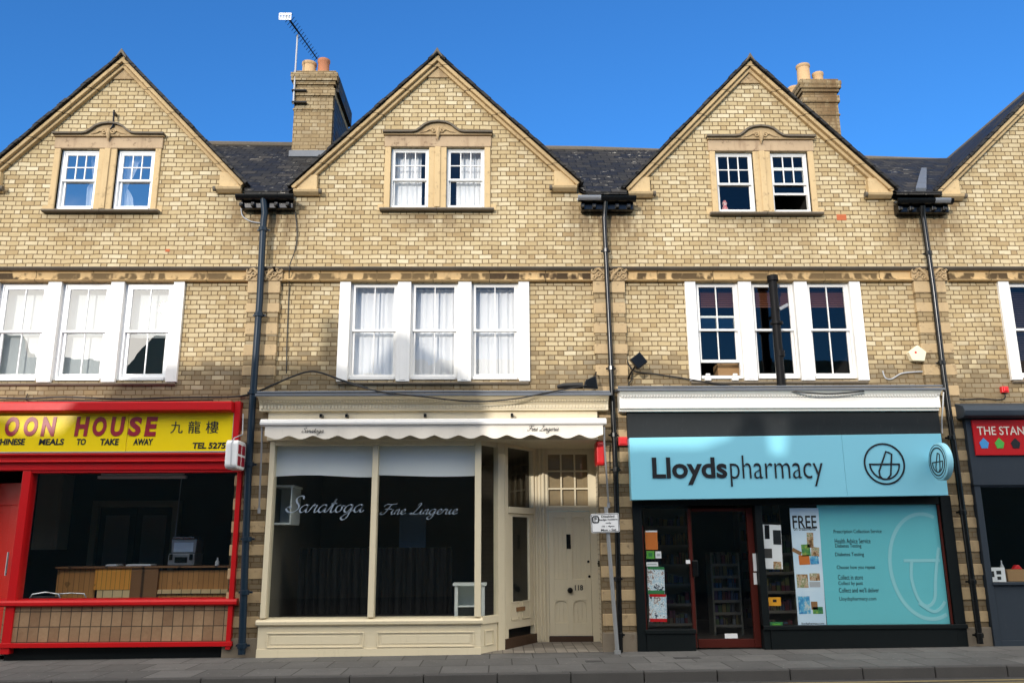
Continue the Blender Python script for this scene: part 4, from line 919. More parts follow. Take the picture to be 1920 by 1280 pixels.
m = MB(); m.box(wx0-.02, wx1+.01, yA+.005, .05, tz0-.02, tz1+.01); obj("tiled_panel", m, "tile", ta)
m = MB(); m.box(px0-.03, PX_(436, 1207, yA), yA-.045, .05, PZ(240, 1212, yA), tz0); obj("bottom_rail", m, "red", ta, .006)
m = MB(); m.box(px0, wx1+.02, yA+.10, .06, -.1, PZ(240, 1211, yA)+.02); obj("plinth", m, "shopblk", ta)
m = MB(); m.obox((px0, yA), (px0-.45, .55), -.05, -.02, .15, tz1); obj("side_tiled_panel", m, "tile", ta)
m = MB(); m.obox((px0, yA), (px0-.45, .55), -.07, -.01, tz1+.0, tz1+.09); m.obox((px0, yA), (px0-.45, .55), -.07, -.01, .06, .15); obj("side_rail", m, "red", ta, .004)
pane_obj(ta, wx0, wx1, wz0-.02, wz1, yA+.05)
# door leaf standing open in the recess
d0, d1 = (PX_(-70, 1050, .75), .75), (PX_(30, 1050, .40), .40); dz0, dz1 = .12, PZ(18, 905, .45)
t = thing("takeaway_door", "red takeaway door standing ajar at the left edge, steel edge strip", "door", (d0[0], d0[1], .0))
m = MB(); m.obox(d0, d1, -.02, .02, dz0, dz0+.5); m.obox(d0, d1, -.02, .02, dz1-.35, dz1); m.obox(d0, (d0[0]+.12, d0[1]-.042), -.02, .02, dz0+.5, dz1-.35); m.obox((d1[0]-.2, d1[1]+.07), d1, -.021, .021, dz0+.5, dz1-.35)
m.obox((d0[0]+.12, d0[1]-.04), (d1[0]-.2, d1[1]+.07), -.008, .008, dz0+.5, dz1-.35)
obj("door_leaf", m, "redd", t, .006)
m = MB(); m.box(d1[0]-.01, d1[0]+.02, d1[1]-.05, d1[1]+.02, .15, dz1); obj("edge_strip", m, "steel", t, .003)
m = MB(); m.tube([(d1[0]-.10, d1[1]-.06, 1.15), (d1[0]-.10, d1[1]-.06, 1.5)], .015, 8); obj("handle", m, "steel", t)
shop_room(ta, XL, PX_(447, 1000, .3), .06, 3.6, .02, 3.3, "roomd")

ys = -.17
sg = thing("takeaway_sign", "long yellow sign with maroon and black lettering over the takeaway window", "sign", (-5, ys, 3.0))
sz0, sz1 = PZ(220, 846, ys), PZ(220, 773, ys); sxr = PX_(436, 810, ys); seam = PX_(239, 810, ys)
m = MB(); m.box(XL, seam-.004, ys, -.02, sz0, sz1); m.box(seam+.004, sxr, ys, -.02, sz0, sz1); obj("panel", m, "yellow", sg, .003)
m = MB(); m.box(XL, sxr+.02, ys-.012, -.02, sz0-.02, sz0); m.box(sxr, sxr+.02, ys-.012, -.02, sz0, sz1); obj("edge_trim", m, "alu", sg, .002)
for body, x0_, x1_ in (("K", -131, -105), ("O", -98, -72), ("W", -66, -28), ("L", -22, 1), ("O", 10, 36), ("O", 45, 71), ("N", 78, 105), ("H", 141, 167), ("O", 174, 200), ("U", 208, 234), ("S", 241, 265), ("E", 272, 295)):
    obj("lettering", rect_text(body, (x0_, 781, x1_, 817.5), ys-.001, bold=.045, shear=.08, thick=.008), "maroon", sg)
for body, r_ in (("CHINESE", (-10, 822, 47, 834)), ("MEALS", (73, 822, 120, 834)), ("TO", (144, 822, 161, 834)), ("TAKE", (188, 822, 223, 834)), ("AWAY", (250, 822, 287, 834)), ("TEL 5275", (361, 829, 423, 841))):
    obj("lettering", rect_text(body, r_, ys-.001, bold=.035, shear=.08), "black", sg)
for body, r_ in (("\u4e5d", (320, 790, 343, 812)), ("\u9f8d", (353, 789, 376, 812)), ("\u6a13", (386, 789, 410, 812))):
    obj("lettering", rect_text(body, r_, ys-.001, bold=.004), "black", sg)
# counter and things in the takeaway
yc = 1.3
ct = thing("shop_counter", "pine boarded serving counter across the takeaway, one panel coloured orange as if sunlit", "counter", (-4.5, yc, .02))
ztop = PZ(300, 1064, yc); xa, xb, xc, xd, xe = [PX_(v, 1090, yc) for v in (105, 178, 246, 297, 470)]
zlo = .1
m = MB(); m.box(xa, xb-.004, yc+.02, yc+.06, zlo, ztop); obj("dark_panel", m, "pine", ct)
m = MB(); m.box(xb, xc, yc-.03, yc+.02, PZ(210, 1105, yc), ztop); obj("painted_sun_panel", m, "pinesun", ct, .004)  # sun patch put into the colour of this brighter board
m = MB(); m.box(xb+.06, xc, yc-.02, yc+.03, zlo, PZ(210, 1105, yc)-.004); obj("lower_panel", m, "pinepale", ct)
m = MB(); m.box(xc+.004, xd, yc-.04, yc+.02, zlo, ztop); obj("flap_panel", m, "woodtop", ct, .004)
m = MB(); m.box(xd+.003, xe, yc+.02, yc+.06, zlo, ztop-.04); obj("front_panel", m, "pine", ct)
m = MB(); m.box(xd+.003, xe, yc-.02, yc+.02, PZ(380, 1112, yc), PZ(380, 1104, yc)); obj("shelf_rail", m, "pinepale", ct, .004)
m = MB(); m.box(xa, xe, yc-.07, yc+.6, ztop, ztop+.03); obj("counter_top", m, "woodtop", ct, .004)
X0, X1, Z0, Z1 = RC(317, 1009, 367, 1062, yc+.12)
t = thing("counter_machine", "grey and silver appliance with a picture panel standing on the takeaway counter", "machine", ((X0+X1)/2, yc+.3, ztop+.03))
zz = ztop+.031; hh = Z1-zz+.03
m = MB(); m.box(X0, X1, yc+.08, yc+.5, zz, zz+hh*.42); obj("base", m, "grey", t, .02)
m = MB(); m.prism([(X0+.02, zz+hh*.42), (X1-.02, zz+hh*.42), (X1-.005, zz+hh*.93), (X0+.005, zz+hh*.93)], yc+.16, yc+.5); obj("upper_case", m, "alu", t, .015)
m = MB(); m.box(X0+.06, X1-.06, yc+.152, yc+.159, zz+hh*.48, zz+hh*.80); obj("picture_panel", m, "banner", t)
m = MB(); m.box(X0+.04, X1-.04, yc+.10, yc+.5, zz+hh*.935, zz+hh); obj("lid", m, "steel", t, .02)
m = MB(); m.box(X0+.12, X1-.12, yc+.07, yc+.079, zz+hh*.1, zz+hh*.3); m.box(X0+.03, X0+.08, yc+.05, yc+.079, zz+hh*.2, zz+hh*.40); m.box(X1-.08, X1-.03, yc+.05, yc+.079, zz+hh*.2, zz+hh*.40); obj("control_panel", m, "blackgl", t, .004)
xc_ = PX_(335, 950, yc+.3); m = MB(); m.tube([(xc_+.02, yc+.3, 3.29), (xc_+.005, yc+.3, 2.6), (xc_-.02, yc+.3, Z1+.02)], .008, 6)
obj("power_cord", m, "greyp", None, 0, True, "pale cord hanging from the takeaway ceiling to the counter appliance", "cord", loc=(xc_, yc+.3, Z1))
m = MB(); m.box(PX_(185, 893, 1.2), PX_(350, 893, 1.2), 1.15, 1.25, PZ(260, 897, 1.2), PZ(260, 891, 1.2)); m.box(PX_(190, 893, 1.2), PX_(345, 893, 1.2), 1.17, 1.23, PZ(260, 891, 1.2), 3.29); obj("ceiling_light", m, "paper", None, .01, False, "unlit white tube light fixed under the takeaway ceiling", "ceiling light", loc=(-4.6, 1.2, 2.9))
for k, (x0, x1, nm, lab) in enumerate(((200, 222, "menu_tray", "small pale tray lying on the takeaway counter, nearest the wall cupboard"), (238, 285, "flat_box", "long flat pale box lying on the takeaway counter beside the grey appliance"))):
    X0, X1 = PX_(x0, 1060, yc+.1), PX_(x1, 1060, yc+.1); m = MB(); m.box(X0, X1, yc+.05, yc+.3, ztop+.031, ztop+.055); m.box(X0+.02, X1-.02, yc+.06, yc+.28, ztop+.0552, ztop+.062)
    obj(nm, m, "paper", None, .006, False, lab, "tray" if k == 0 else "box", loc=((X0+X1)/2, yc+.2, ztop+.03))
xb_ = PX_(407, 1060, yc+.1); m = MB(); m.lathe(xb_, yc+.1, [(.035, ztop+.031), (.035, ztop+.09), (.015, ztop+.12), (.012, ztop+.16)], 12); obj("sauce_bottle", m, "paper", None, 0, True, "small white bottle on the right end of the takeaway counter", "bottle", loc=(xb_, yc+.1, ztop+.03))
X0, X1, Z0, Z1 = RC(66, 888, 113, 1030, 2.2); m = MB(); m.box(X0, X1, 2.2, 2.6, Z0, Z1); m.box(X0+.05, X1-.05, 2.185, 2.199, Z0+.05, Z1-.05)
MT['dimcup'] = mk_paint("dim_cupboard", (.30, .28, .21), .6, .3, .1, .2)
obj("wall_cupboard", m, "dimcup", None, .01, False, "dull beige tall cupboard on the takeaway's back wall, seen through the glass", "cupboard", loc=(X0, 2.2, Z0))
X0, X1, Z0, Z1 = RC(178, 950, 318, 1075, 3.2)
t = thing("inner_doorway", "dim grey double door frame on the takeaway's back wall behind the counter", "doorway", ((X0+X1)/2, 3.3, .02))
m = MB(); m.box(X0-.12, X0, 3.2, 3.4, .02, Z1+.12); m.box(X1, X1+.12, 3.2, 3.4, .02, Z1+.12); m.box(X0, X1, 3.2, 3.4, Z1, Z1+.12); obj("frame", m, "dimcup", t, .01)
xm = (X0+X1)/2
for a_, b_ in ((X0+.005, xm-.005), (xm+.005, X1-.005)):
    m = MB(); m.box(a_, b_, 3.3, 3.34, .02, Z1-.005); dl = obj("door_leaf", m, "roomd", t)
    m = MB(); m.box(a_+.12, b_-.12, 3.285, 3.299, 1.1, Z1-.15); obj("door_panel", m, "room", dl)
# metal chair near the window
cx0 = PX_(92, 1110, .6); ch = thing("metal_chair", "dark chair with bright metal tubes behind the takeaway window, mostly hidden", "chair", (cx0, .65, .02))
def arcp(x, y, z, r): return [(x+r*cos(t), y, z+r*.55*sin(t)) for t in [pi*k/12 for k in range(13)]]
zc_ = PZ(92, 1119, .6)
m = MB(); m.tube([(cx0-.24, .55, .45)]+[(a, .5, b+0) for a, b in [(cx0-.24, zc_-.02), (cx0-.20, zc_+.05), (cx0, zc_+.08), (cx0+.20, zc_+.05), (cx0+.24, zc_-.02)]]+[(cx0+.24, .55, .45)], .014, 8); obj("back_frame", m, "steel", ch, 0, True)
m = MB(); m.box(cx0-.20, cx0+.20, .50, .52, .62, zc_+.02); obj("backrest", m, "black", ch, .02)
m = MB(); m.box(cx0-.22, cx0+.22, .52, .96, .44, .48); obj("seat", m, "black", ch, .015)
for sx_ in (-.2, .2):
    for sy_ in (.55, .92): m = MB(); m.tube([(cx0+sx_, sy_, .021), (cx0+sx_*.95, sy_, .44)], .012, 8); obj("leg", m, "steel", ch)
cx1 = PX_(140, 1110, .9); ch = thing("metal_chair", "dark chair with thin dull tubes behind the takeaway window, nearer the counter", "chair", (cx1, .9, .02))
m = MB(); m.tube([(cx1-.24, .85, .45)]+[(a, .8, b) for a, b in [(cx1-.24, zc_-.02), (cx1-.20, zc_+.04), (cx1, zc_+.05), (cx1+.20, zc_+.04), (cx1+.24, zc_-.02)]]+[(cx1+.24, .85, .45)], .011, 8); obj("back_frame", m, "steel", ch, 0, True)
m = MB(); m.box(cx1-.22, cx1+.22, .82, 1.2, .44, .48); obj("seat", m, "black", ch, .015)
for sx_ in (-.2, .2):
    for sy_ in (.85, 1.16): m = MB(); m.tube([(cx1+sx_, sy_, .021), (cx1+sx_*.95, sy_, .44)], .012, 8); obj("leg", m, "steel", ch)
# projecting light-box sign on the pier
bx = PX_(444, 853, -.42); X0, X1 = bx-.11, bx+.07; zc0, zc1 = PZ(444, 880, -.42), PZ(444, 827, -.42)
t = thing("projecting_sign", "small white rounded box sign with red blocks sticking out over the takeaway's corner", "sign", ((X0+X1)/2, -.4, zc0))
def rrect(y0, y1, z0, z1, r, n=5):
    q = []
    for cx_, cz_, a0 in ((y1-r, z0+r, -pi/2), (y1-r, z1-r, 0), (y0+r, z1-r, pi/2), (y0+r, z0+r, pi)):
        q += [(cx_+r*cos(a0+pi/2*k/n), cz_+r*sin(a0+pi/2*k/n)) for k in range(n+1)]
    return q
m = MB(); m.prismx(rrect(-.64, -.20, zc0, zc1, .07), X0, X1); obj("case", m, "upvc", t, .02)
m = MB()
for r_ in range(2):
    for c_ in range(2):
        y_ = -.60+c_*.19; z_ = zc0+.05+r_*(zc1-zc0-.08)/2
        m.box(X1+.0005, X1+.006, y_, y_+.15, z_, z_+(zc1-zc0-.08)/2-.035)
obj("red_blocks", m, "maroon", t, .01)
m = MB(); m.box(X0+.03, X1-.03, -.2, -.07, (zc0+zc1)/2-.04, (zc0+zc1)/2+.04); obj("bracket", m, "grey", t, .005)
m = MB(); m.tube([(X0+.10, -.645, zc0+.05), (X0+.09, -.655, zc1-.06), (X0+.11, -.60, zc1+.03), (X0+.14, -.3, zc1+.12), (X0+.10, -.215, zc1+.45)], .008, 6); obj("cable", m, "greyp", t, 0, True)

# ---------------------------------------------------------------- cream shopfront (middle)
yB = -.14
sb = thing("cream_shopfront", "cream painted wooden shopfront, two large dark panes and panelled base", "shopfront", (0, 0, 0), "shopfronts")
FX0, FX1 = PX_(489, 1195, yB), PX_(903, 1195, yB)
f_l, f_r = PX_(497, 1000, yB), PX_(902, 1000, yB)
gz0, gz1 = PZ(700, 1157, yB), PZ(700, 834, yB)
gl = [PX_(507, 1000, yB), PX_(694, 1000, yB), PX_(705, 1000, yB), PX_(890, 1000, yB)]
ptop = PZ(700, 800, yB)
m = MB(); m.box(f_l, gl[0], yB-.02, .05, gz0, ptop); m.box(gl[1], gl[2], yB-.015, .04, gz0, gz1); m.box(gl[3], f_r, yB-.02, .03, gz0, ptop)
m.box(gl[0], gl[3], yB-.012, .04, gz1, ptop)
obj("window_frame", m, "cream", sb, .006)
za, zb2 = PZ(700, 1172, yB-.05), gz0
m = MB(); m.prismx([(.05, za), (yB-.02, za), (yB-.05, za+.02), (yB-.055, za+.06), (yB-.02, za+.085), (.05, zb2)], f_l-.05, f_r+.03); obj("window_sill", m, "cream", sb, .004)
m = MB(); m.box(f_l-.02, f_r, yB, .05, -.1, za)
pz0, pz1 = PZ(700, 1213, yB), PZ(700, 1184, yB)
for a_, b_ in ((PX_(500, 1198, yB), PX_(682, 1198, yB)), (PX_(707, 1198, yB), PX_(889, 1198, yB))):
    for (q0, q1, q2, q3) in ((a_, b_, pz1-.018, pz1), (a_, b_, pz0, pz0+.018), (a_, a_+.018, pz0+.018, pz1-.018), (b_-.018, b_, pz0+.018, pz1-.018)): m.box(q0, q1, yB-.016, yB-.0, q2, q3)
    m.box(a_+.06, b_-.06, yB-.006, yB-.0, pz0+.05, pz1-.05)
m.box(f_l-.025, f_r+.005, yB-.012, yB-.0, -.1, .10)
obj("stall_riser", m, "cream", sb, .004)
for k in (0, 2): pane_obj(sb, gl[k], gl[k+1], gz0-.01, gz1, -.06)
# splayed corner
c0 = (f_r-.02, yB-.0); c1 = (PX_(932, 1000, .24), .24)
m = MB(); m.obox(c0, c1, -.03, .05, za, zb2); obj("corner_sill", m, "cream", sb, .004)
m = MB(); m.obox(c0, c1, 0, .05, gz1, ptop); obj("corner_head", m, "cream", sb, .004)
m = MB(); m.obox(c0, c1, -.0, .06, -.1, za)
d = (Vector(c1)-Vector(c0)); q = [tuple(Vector(c0)+d*s_) for s_ in (.28, .78)]
for (z0_, z1_) in ((pz1-.018, pz1), (pz0, pz0+.018)): m.obox(q[0], q[1], -.016, .0, z0_, z1_)
for s_ in (.28, .74): m.obox(tuple(Vector(c0)+d*s_), tuple(Vector(c0)+d*(s_+.04)), -.016, 0, pz0+.018, pz1-.018)
obj("corner_riser", m, "cream", sb, .004)
def opane(par, a, b, z0, z1, off=.02, mat="shopglass"):
    a, b = Vector(a), Vector(b); dd = (b-a).normalized(); n_ = Vector((-dd.y, dd.x))*off
    m = MB(); m.add([(a.x+n_.x, a.y+n_.y, z0), (b.x+n_.x, b.y+n_.y, z0), (b.x+n_.x, b.y+n_.y, z1), (a.x+n_.x, a.y+n_.y, z1)], [(0, 1, 2, 3)]); return obj("pane", m, mat, par)
opane(sb, c0, c1, zb2, gz1)
e0, e1 = c1, (PX_(944, 1000, .34), .34)
m = MB(); m.obox(e0, e1, -.03, .08, .0, ptop); obj("corner_post", m, "cream", sb, .006)
# shop door in the splay of the recess
g0, g1 = e1, (PX_(1003, 1060, 1.18), 1.18)
rz1 = PZ(970, 838, .5)
dd = Vector(g1)-Vector(g0)
def at(s_): return tuple(Vector(g0)+dd*s_)
tz_a, tz_b = PZ(970, 950, .6), PZ(970, 962, .6)
m = MB(); m.obox(g0, at(.10), -.03, .06, .04, ptop); m.obox(at(.93), g1, -.03, .06, .04, ptop); m.obox(at(.10), at(.93), -.045, .06, tz_b, tz_a); m.obox(at(.10), at(.93), -.03, .06, rz1, ptop)
obj("door_frame", m, "cream", sb, .005)
opane(sb, at(.10), at(.93), tz_a, rz1)
t = thing("shop_door", "cream glazed shop door with small letter plate in the cream shop's entrance", "door", (g0[0], g0[1], 0), "entrance doors")
dpz0, dpz1 = PZ(970, 1128, .6), tz_b-.05
m = MB(); m.obox(at(.11), at(.26), -.015, .03, .30, tz_b-.005); m.obox(at(.80), at(.92), -.015, .03, .30, tz_b-.005); m.obox(at(.26), at(.80), -.014, .03, .30, dpz0); m.obox(at(.26), at(.80), -.014, .03, dpz1, tz_b-.005)
for s0_, s1_ in ((.20, .44), (.54, .80)):
    za_, zb_ = .42, .70
    for (z0_, z1_) in ((za_, za_+.02), (zb_-.02, zb_)): m.obox(at(s0_), at(s1_), -.026, -.014, z0_, z1_)
    m.obox(at(s0_), at(s0_+.02), -.026, -.014, za_, zb_); m.obox(at(s1_-.02), at(s1_), -.026, -.014, za_, zb_)
obj("door_leaf", m, "cream", t, .004)
opane(t, at(.26), at(.80), dpz0, dpz1, .01)
m = MB(); m.obox(at(.36), at(.62), -.03, -.013, PZ(968, 1146, .6), PZ(968, 1138, .6)); obj("letter_plate", m, "brownp", t, .004)
m = MB(); m.obox(at(.0), at(1.0), -.035, .04, -.02, .17); obj("kick_board", m, "darkwood", t, .004)
# reeded post and the house door 118
yD = 1.22
px_a, px_b = PX_(1003, 1000, yD-.04), PX_(1023, 1000, yD-.04)
m = MB(); m.box(px_a, px_b, yD-.05, yD+.08, 0, 3.2)
for k in range(3): xx = px_a+(px_b-px_a)*(k+.5)/3; m.tube([(xx, yD-.055, .05), (xx, yD-.055, 3.15)], .022, 8)
obj("reeded_post", m, "cream", sb, .005)
dX0, dX1 = PX_(1029, 1075, yD), PX_(1108, 1075, yD); dZ1 = PZ(1070, 958, yD); dZ0 = PZ(1070, 1191, yD)
fz0, fz1 = PZ(1065, 949, yD), PZ(1065, 850, yD); fx0, fx1 = PX_(1025, 900, yD), PX_(1098, 900, yD)
RWX = PX_(1122, 1100, yD)
m = MB(); m.box(px_b, dX0, yD-.03, yD+.08, 0, 3.2); m.box(dX1, RWX+.05, yD-.03, yD+.08, 0, 3.2); m.box(dX0, dX1, yD-.045, yD+.08, dZ1+.004, fz0); m.box(dX0, dX1, yD-.03, yD+.08, fz1, 3.2)
obj("house_door_frame", m, "cream", sb, .005)
m = MB(); nb = 3
fx0, fx1 = dX0, dX1
for k in range(nb+1): xx = fx0+(fx1-fx0)*k/nb; m.box(xx-.014, xx+.014, yD-.012, yD+.03, fz0, fz1)
for k in range(nb+1): zz = fz0+(fz1-fz0)*k/nb; m.box(fx0, fx1, yD-.010, yD+.028, zz-.014, zz+.014)
fl = obj("fanlight", m, "cream", sb, .003); pane_obj(sb, fx0, fx1, fz0, fz1, yD+.012, "glass")
m = MB(); m.box(fx0-.02, fx1+.02, yD+.05, yD+.06, fz0-.03, fz1+.03); obj("fanlight_blind", m, "fanblind", sb)
t = thing("house_door", "cream panelled front door numbered 118 with black knob", "door", ((dX0+dX1)/2, yD, 0), "entrance doors")
m = MB(); m.box(dX0+.004, dX1-.004, yD-.0, yD+.04, dZ0, dZ1)
zmid0, zmid1 = PZ(1070, 1125, yD), PZ(1070, 1085, yD)
st_ = [(dX0+.004, dX0+.09), ((dX0+dX1)/2-.045, (dX0+dX1)/2+.045), (dX1-.09, dX1-.004)]
for a_, b_ in st_: m.box(a_, b_, yD-.022, yD-.0, dZ0, dZ1)
for a_, b_ in ((dZ0, dZ0+.20), (zmid0, zmid1), (dZ1-.10, dZ1)):
    for q0, q1 in ((st_[0][1], st_[1][0]), (st_[1][1], st_[2][0])): m.box(q0, q1, yD-.022, yD-.0, a_, b_)
for q0, q1 in ((st_[0][1], st_[1][0]), (st_[1][1], st_[2][0])):
    for k in (1, 2): xx = q0+(q1-q0)*k/3; m.box(xx-.004, xx+.004, yD-.006, yD-.0, dZ0+.2, dZ1-.1)
    for z_ in (zmid0, dZ1-.10):
        m.prism([(q0, z_-.07), (q0+.03, z_-.02), (q0+.08, z_), (q0, z_)], yD-.0215, yD); m.prism([(q1, z_), (q1-.08, z_), (q1-.03, z_-.02), (q1, z_-.07)], yD-.0215, yD)
obj("door_leaf", m, "cream", t, .005)
kx, kz = P(1069, 1106, yD-.03); m = MB(); m.tube([(kx, yD-.022, kz), (kx, yD-.045, kz), (kx, yD-.06, kz), (kx, yD-.08, kz), (kx, yD-.09, kz)], [.045, .045, .02, .036, .025], 14); obj("knob", m, "blackgl", t, 0, True)
X0, X1, Z0, Z1 = RC(1062, 1001, 1070, 1028, yD-.022); m = MB(); m.box(X0, X1, yD-.035, yD-.022, Z0, Z1); obj("letter_slot", m, "blackgl", t, .004)
obj("door_number", rect_text("118", (1078, 1096, 1093, 1106), yD-.022, bold=.02, thick=.006), "black", t)
for (lx_, lz_) in ((1103, 1052), (1105, 1080)):
    kx, kz = P(lx_, lz_, yD-.022); m = MB(); m.tube([(kx, yD-.022, kz), (kx, yD-.035, kz)], .020, 10); obj("lock", m, "blackgl", t)
m = MB(); m.box(dX0-.01, dX1+.01, yD-.04, yD+.03, -.02, dZ0-.004); obj("threshold", m, "darkwood", sb, .005)
kx, kz = P(1117, 1056, .95); m = MB(); m.box(RWX-.025, RWX, .93, 1.0, kz-.05, kz+.05); m.tube([(RWX-.026, .965, kz), (RWX-.034, .965, kz)], .014, 10); obj("doorbell", m, "blackgl", None, .005, False, "small black doorbell beside the cream door numbered 118", "doorbell", loc=(RWX, .96, kz))
# recess: right wall, ceiling, floor
PR0 = PX_(1133, 1000, -.08)
m = MB(); m.box(RWX, RWX+.12, .03, yD+.05, -.1, 3.25); m.box(RWX+.0, PR0+.06, -.062, .028, -.1, 3.25); obj("recess_wall", m, "whbrick", sb)
m = MB(); m.box(f_r-.1, RWX+.02, -.05, yD+.1, 3.16, 3.2)
for k in range(9): yy = .0+k*.13; m.box(f_r+.0, RWX, yy, yy+.118, 3.152, 3.16)
obj("recess_ceiling", m, "cream", sb)
m = MB(); m.add([(f_r-.05, -.1, .004+GZ(1)), (RWX+.02, -.1, .004+GZ(2.7)), (RWX+.02, yD, .03), (f_r+.6, yD, .03)], [(0, 1, 2, 3)]); obj("entrance_floor", m, "entile", None, kind="structure")
# fascia, cornice, lead
fz_a, fz_b = PZ(810, 800, -.2), PZ(810, 768, -.2)
m = MB(); m.box(PX_(503, 780, -.2), PX_(1120, 780, -.2), -.2, .03, 3.145, fz_b); obj("fascia", m, "cream", sb, .004)
cx_l, cx_r = PX_(483, 745, -.40), PX_(1142, 745, -.40); ctop_z = PZ(810, 741, -.42); cb = PZ(810, 769, -.28); hC = ctop_z-cb
m = MB(); m.prismx([(0, cb), (-.27, cb), (-.27, cb+hC*.45), (-.29, cb+hC*.50), (-.30, cb+hC*.62), (-.33, cb+hC*.70), (-.36, cb+hC*.80), (-.42, cb+hC*.95), (-.42, ctop_z), (0, ctop_z+.03)], cx_l, cx_r)
cor = obj("cornice", m, "cream", sb, .003)
m = MB(); xx = cx_l+.03
while xx < cx_r-.04: m.box(xx, xx+.028, -.293, -.269, cb+.03, cb+hC*.40); xx += .052
obj("dentils", m, "cream", cor, .003)
m = MB(); xx = cx_l+.02
while xx < cx_r-.04: m.box(xx, xx+.022, -.352, -.302, cb+hC*.62, cb+hC*.70); xx += .044
obj("dentils", m, "cream", cor, .003)
m = MB(); m.prismx([(-.0, ctop_z+.032), (-.43, ctop_z+.002), (-.445, ctop_z-.01), (-.445, ctop_z+.03), (-.0, ctop_z+.085)], cx_l-.03, cx_r+.03); m.tube([(cx_l-.02, -.38, ctop_z+.06), (0, -.36, ctop_z+.07), (cx_r+.02, -.38, ctop_z+.055)], .02, 8)
obj("lead_capping", m, "lead", cor, .006)
# shop interior, blinds
m = MB(); q_ = [(f_l-.05, .06), (f_r-.1, .06), (g1[0]+.02, g1[1]+.08), (g1[0]+.02, 4.2), (f_l-.05, 4.2)]
m.add([(x, y, 3.145) for x, y in q_], [(4, 3, 2, 1, 0)])
for k in (2, 3, 4): (xa_, ya_), (xb_, yb_) = q_[k], q_[(k+1) % 5]; m.add([(xa_, ya_, .02), (xb_, yb_, .02), (xb_, yb_, 3.145), (xa_, ya_, 3.145)], [(0, 1, 2, 3)])
obj("room_walls", m, "shopwall", sb)
m = MB(); m.add([(x, y, .02) for x, y in q_], [(0, 1, 2, 3, 4)]); obj("room_floor", m, "shopfl", sb)
m = MB(); m.box(gl[0]+.01, gl[3]-.02, .06, .9, gz0-.12, gz0-.05); obj("window_bed", m, "shopfl", sb)
for k in range(2):
    a_, b_ = gl[2*k], gl[2*k+1]; zb_ = PZ(700, 892, -.02); m = MB(); nn = 14
    for j in range(nn+1):
        s_ = j/nn; zz = zb_ + (.018*sin(s_*5) if k == 0 else .014*sin(2+s_*4)); m.v += [(a_+(b_-a_)*s_, -.02+.006*sin(s_*9), zz), (a_+(b_-a_)*s_, -.02+.004*sin(s_*7), gz1+.02)]
    for j in range(nn): m.f.append((2*j, 2*j+2, 2*j+3, 2*j+1))
    hang("roller_blind", m, "shopblind", ["pale grey blind across the top of the cream shop's left pane", "pale grey blind across the top of the cream shop's right pane"][k], "blind", "blinds in the cream shop")
obj("lettering", script_mb("Saratoga", (537, 929, 683, 974), -.064), "wletter", sb)
obj("lettering", script_mb("Fine Lingerie", (713, 943, 858, 973), -.064), "wletter", sb)
# wall cabinet left, white cabinet right, pale panel at the back
X0, X1, Z0, Z1 = RC(508, 914, 552, 980, .5); t = thing("wall_cabinet", "open white box shelf on the wall behind the large script S", "shelf", (X0, .5, Z0))
m = MB(); m.box(X0-.25, X1, .9, .92, Z0, Z1); m.box(X0-.25, X1, .3, .9, Z0-.03, Z0); m.box(X0-.25, X1+.03, .3, .9, Z1, Z1+.03); m.box(X1-.02, X1, .3, .9, Z0, Z1); obj("carcass", m, "cabinet", t, .004)
X0, X1, Z0, Z1 = RC(853, 1092, 921, 1157, .35); t = thing("display_cabinet", "small white glazed cabinet standing in the cream shop's window corner", "cabinet", ((X0+X1)/2, .4, gz0-.05))
Z0 = gz0-.049
X1 -= .1
m = MB(); m.box(X0-.03, X1+.03, .20, .62, Z1-.04, Z1); obj("top", m, "cabinet", t, .006)
m = MB()
for xx in (X0, X1-.05): m.box(xx, xx+.05, .22, .6, Z0, Z1-.04)
m.box(X0+.05, X1-.05, .58, .6, Z0, Z1-.04); m.box(X0+.05, X1-.05, .23, .58, Z0+.16, Z0+.18); obj("carcass", m, "cabinet", t, .004)
X0, X1, Z0, Z1 = RC(748, 960, 798, 1080, 2.6); m = MB(); m.box(X0, X1, 2.6, 2.64, Z0, Z1); m.box(X0+.06, X1-.06, 2.585, 2.599, Z0+.1, (Z0+Z1)/2-.05); m.box(X0+.06, X1-.06, 2.585, 2.599, (Z0+Z1)/2+.05, Z1-.1)
obj("inner_door", m, "bluedoor", None, .005, False, "dim bluish door at the back of the cream shop, behind the right pane", "door", loc=((X0+X1)/2, 2.6, Z0))
MT['reflectdk'] = mk_paint("dark_reflection_sheet", (.013, .014, .014), .8, .2, .3, .1)
hang("reflection_sheet", curtain_mb(gl[0]+.2, gl[3]-.4, gz0-.04, gz0+1.0, 1.0, 22, .03, seed=5), "reflectdk", "dark pleated sheet standing for a faint reflection low in the cream shop window", "curtain")  # pleated dark sheet added to imitate a faint reflection in the glass

# ---------------------------------------------------------------- awning
yW = -.48
aw = thing("awning", "rolled up cream awning with scalloped valance over the cream shopfront", "awning", (0, yW, 3.2))
ax0, ax1 = PX_(488, 790, yW), PX_(1137, 790, yW); az0, az1 = PZ(812, 797, yW), PZ(812, 784, yW)
m = MB(); m.prismx([(yW+.09, az0), (yW, az0), (yW-.03, az0+.02), (yW-.035, az0+.055), (yW-.01, az0+.06), (yW-.01, az1-.02), (yW+.03, az1), (yW+.09, az1)], ax0, ax1); obj("front_rail", m, "awnrail", aw, .004)
m = MB(); m.prismx([(-.19, az0+.05), (yW+.09, az0+.01), (yW+.09, az0+.03), (-.19, az0+.10)], ax0+.05, ax1-.05); obj("folded_cloth", m, "awn", aw)
vx0, vx1 = PX_(496, 810, yW), PX_(1131, 810, yW); vz1 = az0-.001; vzb = PZ(812, 822, yW); nsc = 14; k_ = 12
m = MB(); n_ = nsc*k_
